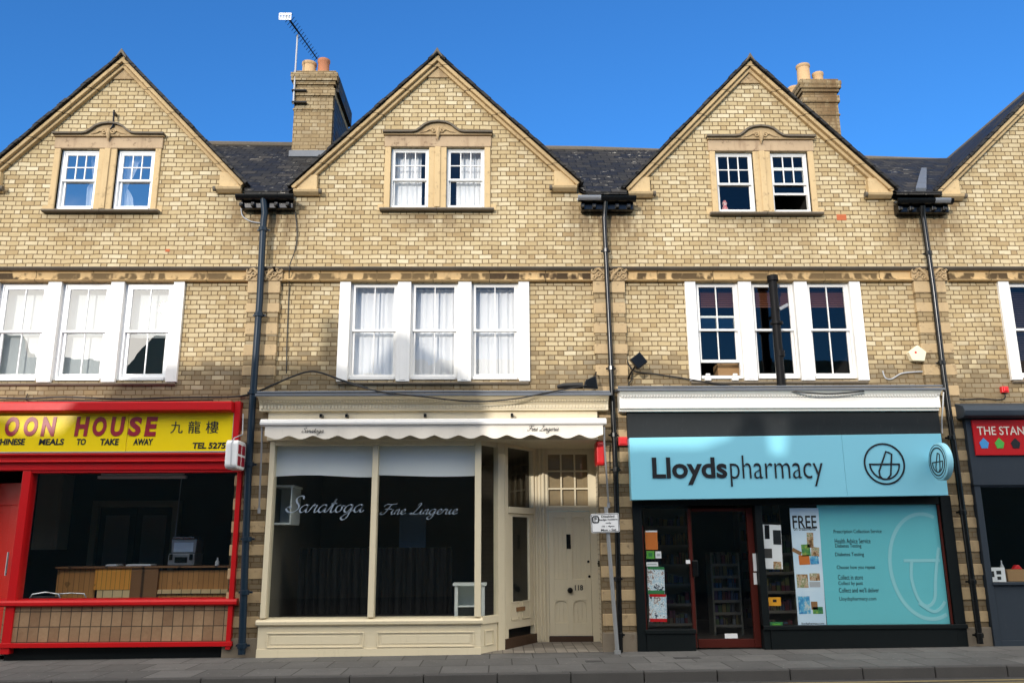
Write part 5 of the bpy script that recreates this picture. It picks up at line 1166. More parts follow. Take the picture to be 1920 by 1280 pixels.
for j in range(n_+1):
    s_ = j/n_; ph = (s_*nsc) % 1.; dip = .5-.5*cos(2*pi*s_*nsc); zz = vzb+.055*(1-dip**.75)
    yy = yW+.012+.008*sin(s_*37)+.004*sin(s_*91)
    m.v += [(vx0+(vx1-vx0)*s_, yy, zz), (vx0+(vx1-vx0)*s_, yW+.012, vz1), (vx0+(vx1-vx0)*s_, yy+.003, zz), (vx0+(vx1-vx0)*s_, yW+.015, vz1)]
for j in range(n_): a_ = 4*j; m.f += [(a_, a_+4, a_+5, a_+1), (a_+3, a_+7, a_+6, a_+2), (a_+2, a_+6, a_+4, a_)]
obj("valance", m, "awn", aw, 0, True)
for body, r_ in (("Saratoga", (566, 801, 607, 815)), ("Fine Lingerie", (989, 797, 1048, 812))):
    obj("lettering", script_mb(body, r_, yW+.0, .05, .12), "black", aw)
for (pa, pb) in (((491, 800), (486, 958)), ((1133, 800), (1141, 948))):
    A_ = P(*pa, yW+.05); B_ = P(*pb, -.13); m = MB(); m.tube([(A_[0], yW+.05, A_[1]), (A_[0]+.0, yW+.10, A_[1]-.25), (B_[0], -.14, B_[1])], .014, 8); m.tube([(B_[0], -.14, B_[1]-.03), (B_[0], -.14, B_[1]+.05)], .025, 8); obj("arm", m, "alu", aw, 0, True)
m = MB()
for xx in (602, 650, 797, 960): X_ = PX_(xx, 783, -.30); m.box(X_-.02, X_+.02, -.34, -.2, PZ(800, 782, -.3), PZ(800, 778, -.3)+.02)
obj("bracket", m, "blackgl", aw, .004)
# red alarm boxes
kx, kz = P(1112, 852, .1); m = MB(); m.prismx(rrect(-.12, .22, kz-.19, kz+.19, .06), RWX-.12, RWX-.0)
obj("alarm_box", m, "alarmred", None, .02, False, "glossy red alarm box high in the cream shop's entrance", "alarm box", loc=(RWX, .05, kz))
X0, X1, Z0, Z1 = RC(1159, 819, 1176, 835, -.12); m = MB(); m.box(X0, X1, -.16, -.08, Z0, Z1); m.box(X0+.02, X1-.02, -.175, -.16, Z0+.02, Z1-.02)
obj("alarm_box", m, "alarmred", None, .015, False, "tiny dull red alarm box on the brick pier left of the pale blue sign", "alarm box", loc=(X0, -.1, Z0))

# ---------------------------------------------------------------- street sign on a pole
yS = -.36
bx_, bz_ = PX_(1158, 1226, yS), GZ(3); tx_, tz_ = P(1136, 950, yS)
t = thing("parking_sign", "small white parking plate on a leaning grey pole outside the cream shop", "street sign", (bx_, yS, bz_))
m = MB(); m.tube([(bx_, yS, bz_), (tx_, yS, tz_)], .030, 12); m.tube([(bx_, yS, bz_), (bx_-.001, yS, bz_+.05)], .05, 12); obj("pole", m, "grey", t, 0, True)
X0, X1, Z0, Z1 = RC(1108, 962, 1161, 998, yS-.045)
def tilt(mb, cx_, cz_, a):
    mb.v = [(cx_+(x-cx_)*cos(a)-(z-cz_)*sin(a), y, cz_+(x-cx_)*sin(a)+(z-cz_)*cos(a)) for x, y, z in mb.v]; return mb
pcx, pcz, pa_ = (X0+X1)/2, (Z0+Z1)/2, .03
def rr_poly(x0, x1, z0, z1, r, n=4):
    q = []
    for cx_, cz_, a0 in ((x1-r, z0+r, -pi/2), (x1-r, z1-r, 0), (x0+r, z1-r, pi/2), (x0+r, z0+r, pi)): q += [(cx_+r*cos(a0+pi/2*k/n), cz_+r*sin(a0+pi/2*k/n)) for k in range(n+1)]
    return q
m = MB(); m.prism(rr_poly(X0, X1, Z0, Z1, .025), yS-.05, yS-.04); obj("plate", tilt(m, pcx, pcz, pa_), "paper", t, .002)
m = MB(); m.ribbon(rr_poly(X0+.012, X1-.012, Z0+.012, Z1-.012, .018), .004, yS-.052, yS-.05, True)
m.ribbon(rr_poly(X0+.03, X0+.115, Z1-.13, Z1-.04, .02), .010, yS-.052, yS-.05, True)
a_ = text_mb("P", X0+.055, X0+.09, Z1-.115, Z1-.055, yS-.05, .002, bold=.03); m.add(a_.v, a_.f); obj("border_and_symbol", tilt(m, pcx, pcz, pa_), "black", t)
W_ = X1-X0; H_ = Z1-Z0
for body, a0, a1, b0, b1 in (("Disabled", .38, .84, .78, .90), ("badge holders", .30, .94, .60, .73), ("only", .52, .72, .44, .54), ("10 - 4pm", .38, .82, .26, .37), ("Mon - Sat", .34, .88, .08, .20)):
    obj("lettering", tilt(text_mb(body, X0+W_*a0, X0+W_*a1, Z0+H_*b0, Z0+H_*b1, yS-.05, .002, bold=.02), pcx, pcz, pa_), "black", t)
m = MB(); m.box(tx_-.04, tx_+.05, yS-.039, yS+.04, pcz-.03, pcz+.03); obj("clip", m, "grey", t, .004)

# ---------------------------------------------------------------- pharmacy (right)
yC = -.10
ph = thing("pharmacy_shopfront", "black framed pharmacy shopfront with dark glass and brick red door frame", "shopfront", (6, 0, GZ(6)), "shopfronts")
qx = [PX_(v, 1070, yC) for v in (1190, 1207, 1297, 1304, 1412, 1423, 1436, 1778, 1798)]
qz0, qz1 = PZ(1300, 1180, yC), PZ(1450, 946, yC); qzt = PZ(1450, 930, yC)
qzr = PZ(1600, 1172, yC)
m = MB(); m.box(qx[0], qx[1], yC-.02, .06, -.1, qzt); m.box(qx[7], qx[8], yC-.02, .06, -.1, qzt); m.box(qx[1], qx[7], yC-.0, .05, qz1, qzt+.3)
m.box(qx[5], qx[6], yC-.015, .055, -.1, qz1)
obj("window_frame", m, "shopblk", ph, .006)
m = MB(); m.box(qx[1], qx[2]+.0, yC-.03, .05, -.1, qz0); m.box(qx[1]-.02, qx[2]+.01, yC-.05, .04, qz0-.05, qz0+.01); obj("stall_riser", m, "shopblk", ph, .006)
m = MB(); m.box(qx[6], qx[7], yC-.03, .05, -.1, qzr); m.box(qx[5]+.0, qx[8]+.01, yC-.05, .04, qzr-.05, qzr+.01); obj("stall_riser", m, "shopblk", ph, .006)
m = MB(); m.box(qx[7]-.035, qx[7]-.012, yC+.01, yC+.05, qzr+.01, qz1); obj("red_bead", m, "doorred", ph)
m = MB(); m.box(qx[1]+.005, qx[1]+.02, yC+.01, yC+.05, qz0+.01, PZ(1215, 985, yC)); obj("red_bead", m, "doorred", ph)
pane_obj(ph, qx[1], qx[2], qz0, qz1, yC+.04); pane_obj(ph, qx[6], qx[7], qzr, qz1, yC+.04)
t = thing("pharmacy_door", "glass door with brick red frame in the middle of the pharmacy", "door", ((qx[3]+qx[4])/2, .1, GZ(4.7)), "entrance doors")
yd = .05; dzb = GZ(4.7)+.02; dzt = qz1-.04
m = MB(); m.box(qx[2]+.005, qx[3]+.0, yd-.03, yd+.03, dzb, dzt); m.box(qx[4]-.01, qx[5]-.004, yd-.04, yd+.03, dzb, dzt-.0); m.box(qx[3]+.015, qx[4]-.01, yd-.025, yd+.025, dzb, PZ(1360, 1197, yd)); m.box(qx[3]+.015, qx[4]-.01, yd-.02, yd+.02, dzt-.05, dzt); obj("door_frame", m, "doorred", t, .005)
pane_obj(t, qx[3]+.015, qx[4]-.01, PZ(1360, 1197, yd), dzt-.05, yd)
m = MB(); hx, hz = P(1303, 1065, yd-.05); m.box(hx-.04, hx+.05, yd-.06, yd-.031, hz-.12, hz+.12); obj("lock_case", m, "blackgl", t, .01)
X0, X1, Z0, Z1 = RC(1359, 1187, 1383, 1196, yd-.01); m = MB(); m.box(X0, X1, yd-.012, yd-.004, Z0, Z1); obj("notice", m, "paper", t, .002)
m = MB(); X0, X1, Z0, Z1 = RC(1287, 1049, 1295, 1056, yC); m.box(X0, X1, yC+.03, yC+.038, Z0, Z1); obj("sticker", m, "paper", ph)
for (a_, b_, c_, d_) in ((1412, 1037, 1418, 1070), (1413, 1073, 1419, 1095)):
    X0, X1, Z0, Z1 = RC(a_, b_, c_, d_, yd-.04); m = MB(); m.box(X0, X1, yd-.046, yd-.0405, Z0, Z1); obj("sticker", m, "paper", t)
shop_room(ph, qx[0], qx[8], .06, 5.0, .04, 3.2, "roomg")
# charcoal fascia, white cornice
m = MB(); m.box(PX_(1176, 790, -.16), PX_(1762, 790, -.16), -.16, .02, PZ(1470, 835, -.16), PZ(1470, 765, -.16)); obj("fascia", m, "charcoal", ph, .004)
cx_l, cx_r = PX_(1163, 750, -.38), PX_(1767, 745, -.38); ctop_z = PZ(1465, 731, -.40); cb = PZ(1465, 769, -.30); hC = ctop_z-cb
m = MB(); m.prismx([(0, cb), (-.24, cb), (-.24, cb+hC*.10), (-.30, cb+hC*.13), (-.30, cb+hC*.72), (-.33, cb+hC*.78), (-.36, cb+hC*.88), (-.40, cb+hC*.95), (-.40, ctop_z), (0, ctop_z+.03)], cx_l, cx_r); cor = obj("cornice", m, "whitecream", ph, .004)
m = MB(); xx = cx_l+.03
while xx < cx_r-.04: m.box(xx, xx+.020, -.345, -.302, cb+hC*.70, cb+hC*.775); xx += .046
obj("dentils", m, "whitecream", cor, .003)
m = MB(); m.prismx([(0, ctop_z+.032), (-.41, ctop_z+.002), (-.425, ctop_z-.01), (-.425, ctop_z+.03), (0, ctop_z+.085)], cx_l-.04, cx_r+.04); m.tube([(cx_l-.03, -.36, ctop_z+.06), (cx_r+.03, -.37, ctop_z+.065)], .018, 8); obj("lead_capping", m, "lead", cor, .006)
# blue sign
yG = -.34
sg = thing("pharmacy_sign", "long pale blue pharmacy sign with black lettering and ring emblem", "sign", (6, yG, 2.6))
gx0, gx1 = PX_(1182, 875, yG), PX_(1771, 868, yG); gz_0, gz_1 = PZ(1480, 932, yG), PZ(1480, 816, yG)
sl2 = .010
m = MB(); seam = PX_(1583, 870, yG)
def qp(a, b): return [(a, gz_0+sl2*(a-5.8)), (b, gz_0+sl2*(b-5.8)), (b, gz_1+sl2*(b-5.8)), (a, gz_1+sl2*(a-5.8))]
m.prism(qp(gx0, seam-.0015), yG, -.165); m.prism(qp(seam+.0015, gx1), yG, -.165); obj("panel", m, "teal", sg, .004)
Z_ = lambda px_, py_: PZ(px_, py_, yG)
obj("lettering", rect_text("Lloyds", (1223, 857, 1363, 908), yG-.001, bold=.024, thick=.012), "black", sg)
obj("lettering", rect_text("pharmacy", (1369, 853, 1543, 911), yG-.001, bold=-.012, thick=.012), "black", sg)
def emblem(cx_, cz_, R, hw, y0, y1, m=None, sxx=1., full=True):
    m = m or MB(); n_ = 48
    m.ribbon([(cx_+R*sxx*cos(2*pi*k/n_), cz_+R*sin(2*pi*k/n_)) for k in range(n_)], hw, y0, y1, True)
    rb = .74*R
    bowl = [(cx_+rb*sxx*cos(pi+pi*k/24), cz_-.02*R+rb*sin(pi+pi*k/24)) for k in range(25)]
    m.ribbon([(cx_-rb*sxx, cz_-.02*R)]+bowl[1:-1]+[(cx_+rb*sxx, cz_-.02*R)], hw*.9, y0, y1)
    m.ribbon([(cx_-(rb+hw*.9)*sxx, cz_-.02*R), (cx_+(rb+hw*.9)*sxx, cz_-.02*R)], hw*.9, y0-.0005, y1)
    pe = [(.10, .62), (.34, .50), (.22, -.45), (.12, -.66), (-.06, -.72), (-.22, -.62), (-.26, -.40), (.10, .62)]
    pe = [(.14, .62), (.42, .49), (.26, -.56), (.06, -.76), (-.16, -.76), (-.29, -.62), (-.31, -.38), (.14, .62)]
    q = [(cx_+a*R*sxx, cz_+b*R) for a, b in pe]
    dense = []
    for k in range(len(q)-1): dense += [q[k], ((q[k][0]+q[k+1][0])/2, (q[k][1]+q[k+1][1])/2)]
    m.ribbon(dense, hw*.9, y0-.001, y1, True); return m
ex, ez = P(1658, 869, yG); er = abs(PX_(1695, 869, yG)-ex)
obj("emblem", emblem(ex, ez, er, .012, yG-.010, yG-.0), "black", sg)
# round projecting sign
rx_, rz_c = P(1758, 865, -.66); R = .28
t = thing("projecting_sign", "round pale blue projecting sign with ring emblem at the pharmacy's right end", "sign", (rx_, -.66, rz_c-.28))
m = MB(); m.tube([(rx_-.0, -.66, rz_c), (rx_+.015, -.66, rz_c), (rx_+.09, -.66, rz_c), (rx_+.10, -.66, rz_c)], [R-.02, R, R, R-.02], 40); obj("disc", m, "tealrim", t, 0, True)
def turn(mb, x_): # from the x,z plane on to the face that looks left
    mb.v = [(x_+(y), -.66-(x-rx_), z) for x, y, z in mb.v]; mb.f = [tuple(f) for f in mb.f]; return mb
mm = emblem(rx_, rz_c, .205, .009, -.006, 0); obj("emblem", turn(mm, rx_-.001), "black", t)
m = MB(); m.ribbon([(rx_+.25*cos(2*pi*k/48), rz_c+.25*sin(2*pi*k/48)) for k in range(48)], .004, -.004, 0, True); obj("ring", turn(m, rx_-.001), "black", t)
m = MB(); m.box(rx_+.03, rx_+.07, -.40, -.0, rz_c-.03, rz_c+.03); obj("bracket", m, "grey", t, .004)
# teal vinyl, banner, posters
yV = yC+.055
X0, X1, Z0, Z1 = RC(1545, 936, 1782, 1172, yV); X0 = PX_(1541, 1055, yV); X1 = qx[7]-.04; Z0 = qzr+.005; Z1 = qz1-.002
t = thing("window_graphic", "large teal panel with service list and pale ring emblem in the pharmacy's right window", "window graphic", ((X0+X1)/2, yV, Z0))
m = MB(); m.box(X0, X1, yV, yV+.004, Z0, Z1); obj("panel", m, "vinyl", t)
ecx, ecz = P(1737, 1060, yV); eR = PZ(1737, 963, yV)-ecz
m = MB(); n_ = 48; cut = X1-.002; hw_ = .026; lev = [0.]
def clip_ribbon(pts_):
    run = []
    for p_ in pts_:
        if p_[0] < cut-.03: run.append(p_)
        else:
            if len(run) > 2: m.ribbon(run, hw_, yV-.003-lev[0], yV-.0005)
            run = []
    if len(run) > 2: m.ribbon(run, hw_, yV-.003-lev[0], yV-.0005)
    lev[0] += .0012
sxx = .72
clip_ribbon([(ecx+eR*sxx*cos(a), ecz+eR*sin(a)) for a in [2*pi*k/96+.02 for k in range(97)]])
hw_ = .022
clip_ribbon([(ecx-.58*eR*sxx-.02+.02*k, ecz+.10*eR) for k in range(60)])
clip_ribbon(spline([(ecx-.40*eR*sxx, ecz+.08*eR), (ecx-.45*eR*sxx, ecz-.25*eR), (ecx-.33*eR*sxx, ecz-.62*eR), (ecx-.10*eR*sxx, ecz-.76*eR), (ecx+.12*eR*sxx, ecz-.62*eR), (ecx+.22*eR*sxx, ecz-.2*eR), (ecx+.40*eR*sxx, ecz+.35*eR), (ecx+.62*eR*sxx, ecz+.68*eR)], 10))
clip_ribbon(spline([(ecx-.33*eR*sxx, ecz-.70*eR), (ecx+.1*eR*sxx, ecz-.86*eR), (ecx+.45*eR*sxx, ecz-.6*eR), (ecx+.58*eR*sxx, ecz-.1*eR), (ecx+.60*eR*sxx, ecz+.1*eR)], 10))
obj("emblem", m, "vinyllt", t)
for body, x0, x1, yy in (("Prescription Collection Service", 1563, 1653, 996), ("Health Advice Service", 1565, 1632, 1013), ("Diabetes Testing", 1566, 1615, 1023), ("Diabetes Testing", 1566, 1620, 1039), ("Choose how you repeat", 1569, 1641, 1063), ("Collect in store", 1571, 1618, 1081), ("Collect by post", 1572, 1618, 1093), ("Collect and we'll deliver", 1573, 1648, 1105), ("Lloydspharmacy.com", 1574, 1643, 1122)):
    obj("lettering", rect_text(body, (x0, yy-4, x1, yy+5), yV-.0005, thick=.002), "black", t)
t = thing("poster_banner", "tall pale blue banner reading FREE with pictures of packets in the pharmacy window", "banner", (PX_(1516, 1170, yV), yV, qzr), )
bL = lambda y_: PX_(1480+(y_-952)*(1497-1480)/226, y_, yV); bR = lambda y_: PX_(1534+(y_-952)*(1550-1534)/226, y_, yV)
m = MB(); zt_, zb_ = PZ(1507, 952, yV), PZ(1524, 1177, yV); m.prism([(bL(1177), zb_), (bR(1177), zb_), (bR(952), zt_), (bL(952), zt_)], yV-.006, yV-.003); obj("sheet", m, "banner", t)
YB = yV-.0065
obj("lettering", rect_text("FREE", (1486, 966, 1531, 990), YB, bold=.012, thick=.002), "black", t)
obj("lettering", rect_text("on treatments", (1488, 988, 1529, 994), YB, thick=.002), "black", t)
def pic(px_, mat, rot=0., name="picture"):
    X0, X1, Z0, Z1 = RC(*px_, YB); m = MB(); m.box(X0, X1, YB-.0015, YB, Z0, Z1); obj(name, tilt(m, (X0+X1)/2, (Z0+Z1)/2, rot), mat, t)
pic((1513, 998, 1525, 1026), "leaf2", -.05); pic((1503, 1020, 1519, 1042), "pack1", .05); pic((1521, 1025, 1536, 1042), "leaf2", -.1); pic((1498, 1040, 1518, 1058), "orange", .04); pic((1519, 1042, 1535, 1057), "pack2", .05)
pic((1485, 1030, 1503, 1037), "brownp", -.5); pic((1494, 1076, 1515, 1101), "leaf2"); pic((1518, 1074, 1537, 1088), "leaf2"); pic((1518, 1090, 1538, 1100), "greyp"); pic((1497, 1117, 1519, 1150), "pack2"); pic((1521, 1127, 1533, 1142), "brownp"); pic((1524, 1137, 1543, 1150), "pack1")
obj("lettering", rect_text("lloydspharmacy.com", (1503, 1166, 1545, 1171), YB, thick=.002), "black", t)
yq = yC+.05
def poster(px_, mat, label, extra=(), rot=0., name="poster", cat="poster", y=None):
    y = yq if y is None else y
    X0, X1, Z0, Z1 = RC(*px_, y); t_ = thing(name, label, cat, ((X0+X1)/2, y, Z0)); cx_, cz_ = (X0+X1)/2, (Z0+Z1)/2
    m = MB(); m.box(X0, X1, y, y+.003, Z0, Z1); obj("sheet", tilt(m, cx_, cz_, rot), mat, t_)
    for (p_, mt_) in extra:
        a0, a1, b0, b1 = RC(*p_, y); m = MB(); m.box(a0, a1, y-.0015, y-.0002, b0, b1); obj("picture", tilt(m, cx_, cz_, rot), mt_, t_)
    return t_
poster((1210, 995, 1233, 1030), "orange", "plain orange poster at the upper left of the pharmacy's left window", [((1210, 994, 1232, 997), "paper")])
poster((1212, 1032, 1227, 1047), "green", "small bright green square sticker under the orange poster", [((1216, 1036, 1223, 1043), "dgreen")], name="sticker", cat="sticker")
poster((1229, 1033, 1240, 1046), "paper", "small white sticker beside the green square sticker", [((1231, 1037, 1238, 1042), "greyp")], name="sticker", cat="sticker")
poster((1212, 1053, 1234, 1061), "paper", "thin white strip notice between the stickers and the leaflets", [((1214, 1056, 1231, 1058), "greyp")], name="notice", cat="notice")
poster((1214, 1063, 1246, 1112), "leaf1", "patterned leaflet with a green border in the pharmacy's left window", [((1214, 1062, 1245, 1067), "dgreen"), ((1215, 1106, 1246, 1113), "dgreen")], -.02, "leaflet", "leaflet")
poster((1217, 1114, 1250, 1165), "leaf1", "patterned leaflet with a red border, lowest in the pharmacy's left window", [((1217, 1113, 1248, 1118), "signred"), ((1219, 1159, 1251, 1165), "signred")], -.02, "leaflet", "leaflet")
poster((1432, 983, 1466, 1066), "paper", "tall white notice with a black phone picture left of the FREE banner", [((1449, 993, 1464, 1020), "black"), ((1433, 984, 1442, 1010), "blackgl"), ((1451, 1052, 1466, 1066), "leaf2"), ((1433, 1028, 1448, 1046), "roomd")], -.03, "notice", "notice")
poster((1441, 1119, 1464, 1135), "amber", "small amber card in the pharmacy window left of the banner", [((1449, 1123, 1456, 1128), "black")], 0, "card", "card")
poster((1444, 1165, 1468, 1178), "dgreen", "low green print leaning at the bottom of the pharmacy window left of the banner", [((1448, 1168, 1464, 1176), "green")], 0, "card", "card")
# shelving in the pharmacy
def shelving(x0, x1, y, z1, nsh, label, dx=.35):
    t_ = thing("shelf_unit", label, "shelving", ((x0+x1)/2, y, .04), "pharmacy shelving")
    m = MB(); m.box(x0-.03, x0, y, y+dx, .041, z1); m.box(x1, x1+.03, y, y+dx, .041, z1); m.box(x0, x1, y+dx-.02, y+dx, .041, z1); obj("frame", m, "dimcup", t_)
    for k in range(nsh):
        z = .18+(z1-.2)*k/nsh; m = MB(); m.box(x0, x1, y, y+dx-.02, z, z+.025); m.box(x0, x1, y-.01, y, z-.01, z+.035); obj("shelf", m, "shelf", t_)
        rr = random.Random(k*7+int(x0*10)); m = MB(); xx = x0+.02
        while xx < x1-.08:
            w_ = rr.uniform(.05, .10); hh = rr.uniform(.10, .22)
            if rr.random() < .9: m.box(xx, xx+w_, y+.04+rr.uniform(0, .05), y+.2, z+.026, z+.026+hh)
            xx += w_+.008
        o = obj("products", m, "products", t_); o["kind"] = "stuff"
shelving(PX_(1338, 1100, 1.9), PX_(1386, 1100, 1.9), 1.9, PZ(1360, 1035, 1.9), 6, "narrow end shelf unit seen straight through the pharmacy door")
shelving(PX_(1215, 1100, 2.2), PX_(1300, 1100, 2.2), 2.2, 2.2, 6, "wide shelf unit of small goods behind the pharmacy's left window")
shelving(PX_(1395, 1100, 3.2), PX_(1470, 1100, 3.2), 3.2, 2.3, 6, "shelf unit at the back right of the pharmacy, beyond the door frame")
shelving(PX_(1428, 1100, .9), PX_(1492, 1100, .9), .9, 1.7, 5, "low shelf unit of boxes right behind the window left of the banner", .3)

# ---------------------------------------------------------------- slate grey shop at the right edge
gs = thing("grey_shopfront", "slate grey shopfront with dark window at the photo's right edge", "shopfront", (10.5, 0, GZ(10)), "shopfronts")
yE = -.12; XR = 13.3
hx0 = PX_(1806, 768, -.30); z0_, z1_ = PZ(1870, 782, -.30), PZ(1870, 757, -.30); hh = z1_-z0_
m = MB(); m.prismx([(0, z0_), (-.27, z0_), (-.32, z0_+hh*.15), (-.34, z0_+hh*.5), (-.30, z0_+hh*.85), (-.22, z1_), (0, z1_+.06)], hx0, XR); obj("shutter_box", m, "slategrey", gs, .008, True)
fx_ = PX_(1818, 850, -.16)
m = MB(); m.box(fx_, XR, -.16, .03, PZ(1870, 909, -.16), z0_); obj("fascia", m, "slategrey", gs, .005)
ex0, ex1 = PX_(1838, 1010, yE), PX_(1850, 1010, yE); ez0, ez1 = PZ(1890, 1092, yE), PZ(1870, 909, yE)
m = MB(); m.box(ex0, ex1, yE-.02, .05, 0, ez1); m.box(ex1, XR, yE-.01, .05, ez1-.03, ez1); obj("window_frame", m, "slategrey", gs, .005)
m = MB(); m.box(ex1, XR, yE+.0, .05, -.1, ez0); m.box(ex1-.01, XR, yE-.04, .05, ez0-.03, ez0+.01); m.box(ex1, XR, yE-.02, yE+.01, -.1, .14); obj("stall_riser", m, "slategrey", gs, .005)
pane_obj(gs, ex1, XR, ez0, ez1, yE+.05); shop_room(gs, ex0, XR, .06, 4, .05, 3.2, "roomd")
yR = -.19
sg = thing("shop_sign", "red sign with cream capitals and coloured pentagons on the slate grey fascia", "sign", (10.5, yR, 3.0))
m = MB(); m.box(PX_(1826, 820, yR), XR-.3, yR, -.162, PZ(1880, 853, yR), PZ(1880, 787, yR)); obj("panel", m, "signred", sg, .004)
obj("lettering", rect_text("THE STAND", (1832, 799, 1935, 815), yR-.001, bold=.004), "stand", sg)
for px_, mt_, nm in ((1845, "pblue", "pentagon"), (1874, "pgreen", "pentagon"), (1904, "black", "pentagon"), (1935, "stand", "pentagon")):
    cx_, cz_ = P(px_, 831, yR); s_ = .088; m = MB(); m.prism([(cx_-s_*.55, cz_-s_*.85), (cx_+s_*.55, cz_-s_*.85), (cx_+s_*.85, cz_+s_*.12), (cx_-.0, cz_+s_), (cx_-s_*.85, cz_+s_*.12)], yR-.006, yR); obj(nm, m, mt_, sg)
X0, X1, Z0, Z1 = RC(1851, 1063, 1883, 1089, .0); Z0 = ez0+.012
t = thing("paper_notice", "white printed sheet propped on the grey shop's window sill", "notice", (X0, 0, Z0)); m = MB(); m.box(X0, X1, -.03, -.027, Z0, Z1); obj("sheet", m, "paper", t)
for (a_, b_, c_, d_) in ((1855, 1070, 1862, 1081), (1866, 1069, 1875, 1076), (1868, 1080, 1875, 1086)):
    q = RC(a_, b_, c_, d_, .0); m = MB(); m.box(q[0], q[1], -.0318, -.0302, q[2], q[3]); obj("print", m, "charcoal", t)
X0, X1 = PX_(1886, 1078, .1), PX_(1945, 1078, .1); Z1 = PZ(1900, 1068, .1); m = MB(); m.box(X0, X1, .05, .2, Z0, Z1); m.box(X0+.02, X1-.02, .06, .19, Z1+.0005, Z1+.01)
obj("wooden_box", m, "card", None, .006, False, "plain brown box on the sill of the grey shop window", "box", loc=(X0, .1, Z0))
sill_b = MB(); sill_b.box(ex1+.02, XR, -.06, .4, ez0-.05, ez0+.011); obj("window_bed", sill_b, "shopfl", gs)
for k, (px_, lab) in enumerate(((1852, "small dark bottle behind the left end of the white sheet in the grey shop window"), (1879, "small dark bottle behind the right end of the white sheet in the grey shop window"))):
    x_ = PX_(px_, 1065, .06); m = MB(); zt_ = PZ(px_, 1050, .06); m.lathe(x_, .06, [(.025, Z0), (.025, zt_-.08), (.010, zt_-.05), (.011, zt_)], 12); obj("bottle", m, "greyp", None, 0, True, lab, "bottle", loc=(x_, .06, Z0))
x_ = PX_(1908, 1065, .1); m = MB(); m.prism([(x_-.07, Z1+.011), (x_+.07, Z1+.011), (x_+.02, Z1+.075), (x_-.02, Z1+.075)], .08, .17); obj("red_bowl", m, "alarmred", None, .01, False, "little red object on top of the brown box in the grey shop window", "bowl", loc=(x_, .1, Z1))

# ---------------------------------------------------------------- fittings on the upper walls
# tall black flue in front of the pharmacy's window
yF = -.21
fp = thing("black_flue", "thick black upright pipe standing in front of the middle window over the pharmacy", "pipe", (PX_(1466, 720, yF), yF, PZ(1466, 720, yF)))
A_, B_ = P(1448, 517, yF), P(1465, 722, yF)
m = MB(); m.tube([(A_[0], yF, A_[1]), (A_[0]+.002, yF, A_[1]-.09)], .088, 16); m.tube([(A_[0], yF, A_[1]-.09), (B_[0], yF, B_[1])], .066, 16); obj("pipe", m, "blackmat", fp, 0, True)
c_ = P(1456, 606, yF); m = MB(); m.tube([(c_[0], yF, c_[1]-.02), (c_[0], yF, c_[1]+.02)], .10, 16); m.tube([(c_[0]+.01, yF, c_[1]-.55), (c_[0]+.012, yF, c_[1]-.45)], .078, 16); obj("collar", m, "blackmat", fp, 0, True)
c_ = P(1458, 578, yF); m = MB(); m.box(c_[0]+.0, c_[0]+.16, yF-.09, yF-.06, c_[1]-.02, c_[1]+.03); obj("clamp", tilt(m, c_[0]+.08, c_[1], .5), "grey", fp, .005)
# pentagon alarm
yK = -.10; t_x, t_z = P(1720, 663, yK); s_ = .145
t = thing("alarm_box", "cream pentagon shaped alarm box on the brick above the pharmacy", "alarm box", (t_x, 0, t_z))
pent = [(t_x-s_*.62, t_z-s_*.78), (t_x+s_*.72, t_z-s_*.85), (t_x+s_*1.05, t_z+.2*s_), (t_x+.02, t_z+s_), (t_x-s_*.98, t_z+s_*.2)]
m = MB(); m.prism(pent, -.11, 0); obj("case", m, "alarmcr", t, .012)
m = MB(); m.tube([(t_x-.03, -.113, t_z+.02), (t_x-.03, -.110, t_z+.02)], .018, 12); obj("lamp", m, "alarmred", t)
# floodlight
t_x, t_z = P(1197, 677, -.3); t = thing("floodlight", "small black diamond shaped floodlight on the wall left of the pharmacy's windows", "floodlight", (t_x, -.2, t_z))
m = MB(); m.box(t_x-.10, t_x+.10, -.36, -.27, t_z-.10, t_z+.10); obj("lamp_body", tilt(m, t_x, t_z, .65), "blackgl", t, .01)
m = MB(); m.tube([(t_x-.03, -.27, t_z-.05), (t_x-.10, -.15, t_z-.15), (t_x-.12, 0, t_z-.22)], .014, 8); obj("arm", m, "blackgl", t, 0, True)
# second lamp lying on the cream cornice
t_x, t_z = P(1105, 720, -.35); t = thing("floodlight", "black floodlight lying on the lead above the cream cornice", "floodlight", (t_x, -.35, t_z))
m = MB(); m.prism([(t_x-.10, t_z-.06), (t_x+.13, t_z-.08), (t_x+.10, t_z+.13), (t_x-.06, t_z+.06)], -.42, -.32); obj("lamp_body", m, "blackgl", t, .012)
m = MB(); m.tube([(t_x-.10, -.36, t_z-.02), (t_x-.4, -.33, t_z-.02), (t_x-.5, -.33, t_z-.04)], [.05, .045, .03], 8); m.tube([(t_x+.10, -.34, t_z+.12), (t_x+.13, -.2, t_z+.22), (t_x+.13, -.0, t_z+.2)], .012, 7); obj("arm", m, "rubber", t, 0, True)
# red bell box by the grey shop
t_x, t_z = P(1884, 730, -.05); m = MB(); m.box(t_x-.055, t_x+.055, -.07, 0, t_z-.05, t_z+.05); m.box(t_x-.03, t_x+.03, -.085, -.07, t_z-.03, t_z+.03)
obj("bell_box", m, "alarmred", None, .012, False, "small red box on the brick above the slate grey shop", "alarm box", loc=(t_x, 0, t_z))
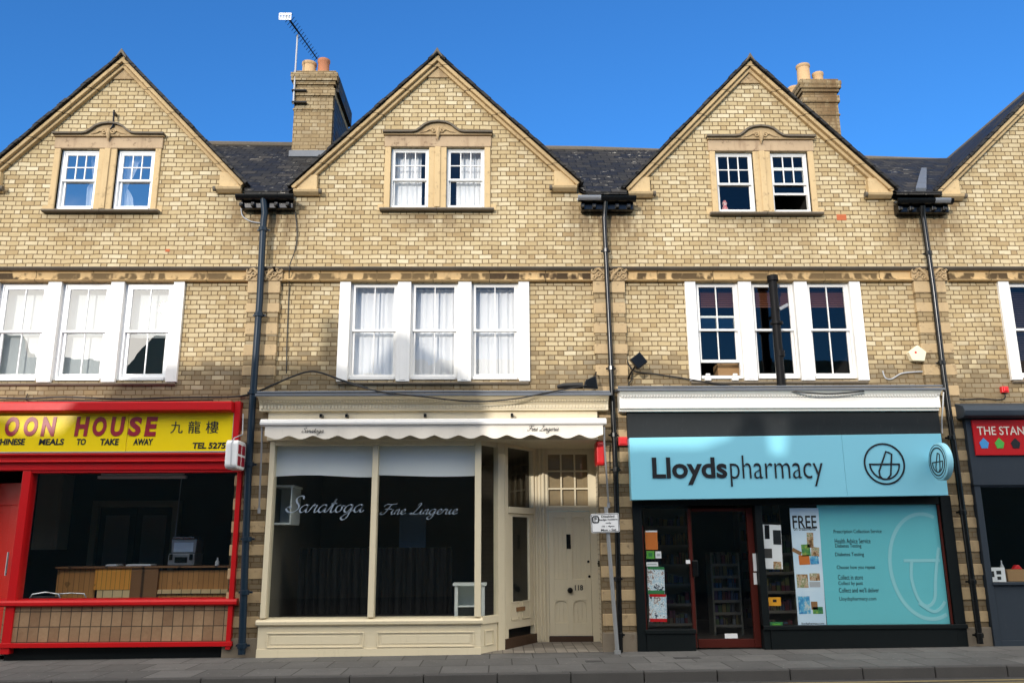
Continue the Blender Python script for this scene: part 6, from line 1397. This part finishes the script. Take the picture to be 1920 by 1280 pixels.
# white catches on the open sash
for k, px_ in enumerate((1327, 1378)):
    X_, Z__ = P(px_, 707, -.03); m = MB(); m.box(X_-.05, X_+.05, -.07, .02, Z__-.06, Z__+.02); m.box(X_-.035, X_+.035, -.075, -.02, Z__+.02, Z__+.055)
    obj("window_bracket", m, "white", HOUSES[2], .01)
X0, X1, Z0, Z1 = RC(1345, 682, 1392, 709, .3); m = MB(); m.box(X0, X1, .27, .55, W1Z[0]+.04, Z1); m.box(X0+.005, X1-.005, .262, .27, W1Z[0]+.05, Z1-.10)
obj("cardboard_box", m, "card", None, .006, False, "brown cardboard box behind the open sash above the pharmacy", "box", loc=(X0, .3, W1Z[0]+.04))
c_ = P(1358, 372, .2); m = MB(); m.lathe(c_[0], .2, [(.05, WUZ[2][0]+.06), (.055, WUZ[2][0]+.14), (.03, WUZ[2][0]+.19), (.045, WUZ[2][0]+.24), (.02, WUZ[2][0]+.29)], 12)
MT['ornament'] = mk_leaf("red_white_print", [(.42, (.55, .03, .04)), (.5, (.75, .70, .66)), (.58, (.5, .05, .06))], 22.)
obj("ornament", m, "ornament", None, 0, True, "little red and white figure in the top window above the pharmacy", "ornament", loc=(c_[0], .2, WUZ[2][0]))
# rod on the left gable
A_, B_ = P(214, 207, -.1), P(212, 236, -.1); m = MB(); m.tube([(A_[0], -.10, A_[1]), (B_[0], -.10, B_[1]), (B_[0]-.03, -.10, B_[1]-.06)], .016, 8); m.box(A_[0]-.02, A_[0]+.02, -.10, 0, A_[1]-.06, A_[1]-.03)
obj("iron_rod", m, "blackgl", None, 0, True, "short black rod fixed above the hood of the leftmost top window", "rod", loc=(A_[0], -.1, B_[1]))
# aerial
ya = cy-.06
mb_, mt_ = P(550, 195, ya), P(558, 66, ya)
ae = thing("tv_aerial", "thin television aerial on a mast strapped to the left chimney", "aerial", (mb_[0], ya, mb_[1]))
m = MB(); m.tube([(mb_[0], ya, mb_[1]), (mt_[0], ya, mt_[1])], .018, 8); obj("mast", m, "alu", ae, 0, True)
a0, a1 = P(540, 38, ya-.1), P(587, 90, ya-.1)
m = MB(); A_ = Vector((a0[0], ya-.35, a0[1])); B_ = Vector((a1[0], ya+.30, a1[1])); m.tube([A_, B_], .012, 6)
A2 = A_+Vector((0, 0, -.05)); m.tube([A2, A_.lerp(B_, .45)+Vector((0, 0, -.02))], .009, 6); obj("boom", m, "blackgl", ae)
m = MB(); side = Vector((.8, -.6, 0)); side = (B_-A_).cross(Vector((0, 0, 1))).normalized()*.12
side = Vector((side.x, side.y, .05))
for k in range(15): p_ = A_.lerp(B_, .12+.86*k/14); sc_ = .9-.3*k/14; m.tube([p_-side*sc_, p_+side*sc_], .006, 5)
obj("elements", m, "blackgl", ae)
X0, X1, Z0, Z1 = RC(524, 26, 546, 38, ya-.35); m = MB()
for k in range(5): zz = Z0+(Z1-Z0)*k/4; m.box(X0, X1, ya-.37, ya-.36, zz-.006, zz+.006)
for k in range(5): xx = X0+(X1-X0)*k/4; m.box(xx-.006, xx+.006, ya-.372, ya-.362, Z0, Z1)
m.box(X0, X1, ya-.36, ya-.358, Z0, Z0+.0*1+.035); m.box(X0, X1, ya-.36, ya-.358, Z1-.035, Z1); obj("reflector", m, "paper", ae)
m = MB()
for yy in (170, 192): c_ = P(551, yy, ya); m.box(c_[0]-.04, c_[0]+.25, ya-.03, cy+.0, c_[1]-.015, c_[1]+.015)
obj("strap", m, "blackgl", ae, .003)

# cables
def cable(pts, r, label, mat="rubber", Y=-.03):
    q = []
    for p_ in pts:
        y_ = p_[2] if len(p_) > 2 else Y; X_, Z__ = P(p_[0], p_[1], y_); q.append((X_, y_, Z__))
    q = spline(q, 5); m = MB(); m.tube(q, r, 6); obj("cable", m, mat, None, 0, True, label, "cable", "cables on the walls", loc=q[0])
cable([(-40, 744), (50, 747), (120, 744), (230, 748), (330, 745), (430, 744), (470, 738), (510, 722), (545, 707), (575, 697), (600, 698), (640, 712), (690, 727)], .014, "long black cable sagging over the takeaway and rising past the blue grey pipe", Y=-.10)
cable([(52, 738), (54, 752), (120, 752), (230, 752), (400, 750)], .009, "thin black cable running straight just above the red cornice", Y=-.03)
cable([(607, 700), (660, 720), (720, 735, -.45), (800, 744, -.46), (880, 752, -.46), (960, 748, -.46), (1030, 735, -.46), (1100, 722, -.42)], .011, "black cable drooping across the cream cornice", Y=-.12)
cable([(549, 375), (555, 410), (557, 440), (553, 470), (543, 500, -.16), (542, 545, -.02), (538, 640), (537, 700)], .009, "thin black wire hanging down the brick right of the blue grey pipe")
cable([(1165, 642), (1185, 692), (1230, 701), (1275, 708), (1330, 717), (1400, 727), (1500, 735, -.42), (1560, 738, -.43), (1620, 733, -.43)], .012, "black cable running from the black floodlight over the pharmacy's lead ledge", Y=-.05)
cable([(1185, 692), (1184, 712), (1172, 722), (1160, 724)], .010, "short black cable looping down from the wall floodlight to the black pipe", Y=-.06)
cable([(1655, 695), (1660, 708), (1672, 710), (1690, 700), (1715, 697), (1740, 696), (1760, 693)], .011, "pale conduit looping under the cream pentagon alarm", "greyp", Y=-.03)
cable([(1884, 736), (1884, 746), (1870, 749), (1840, 747), (1800, 748), (1785, 738)], .010, "black cable from the little red box towards the right hand pipe")
cable([(452, 390), (455, 405), (470, 415), (490, 418)], .010, "grey loop of wire under the left gutter", "greyp")
cable([(513, 500, -.17), (517, 525, -.06), (513, 600), (509, 690), (505, 722)], .022, "thin black pipe running down beside the blue grey pipe", "blackgl", Y=-.045)
cable([(1769, 735, -.4), (1768, 760, -.3), (1766, 790, -.1), (1767, 812, -.1)], .010, "white wire hanging at the right end of the white cornice", "paper")
# small iron covers in the pavement
for k, (px_, w_, lab) in enumerate(((1112, .22, "small dark iron cover in the pavement outside the cream entrance"), (1292, .36, "dark iron cover in the pavement left of the pharmacy door"))):
    xg = PX_(px_, 1245, -1.0); yg = -.9 if k else -1.1
    m = MB(); m.box(xg-w_/2, xg+w_/2, yg-.08, yg+.08, GZ(xg)-.02, GZ(xg)+.006); m.box(xg-w_/2+.02, xg+w_/2-.02, yg-.06, yg+.06, GZ(xg)+.0062, GZ(xg)+.010); obj("iron_cover", m, "kerb", None, .002, False, lab, "cover", loc=(xg, yg, GZ(xg)))
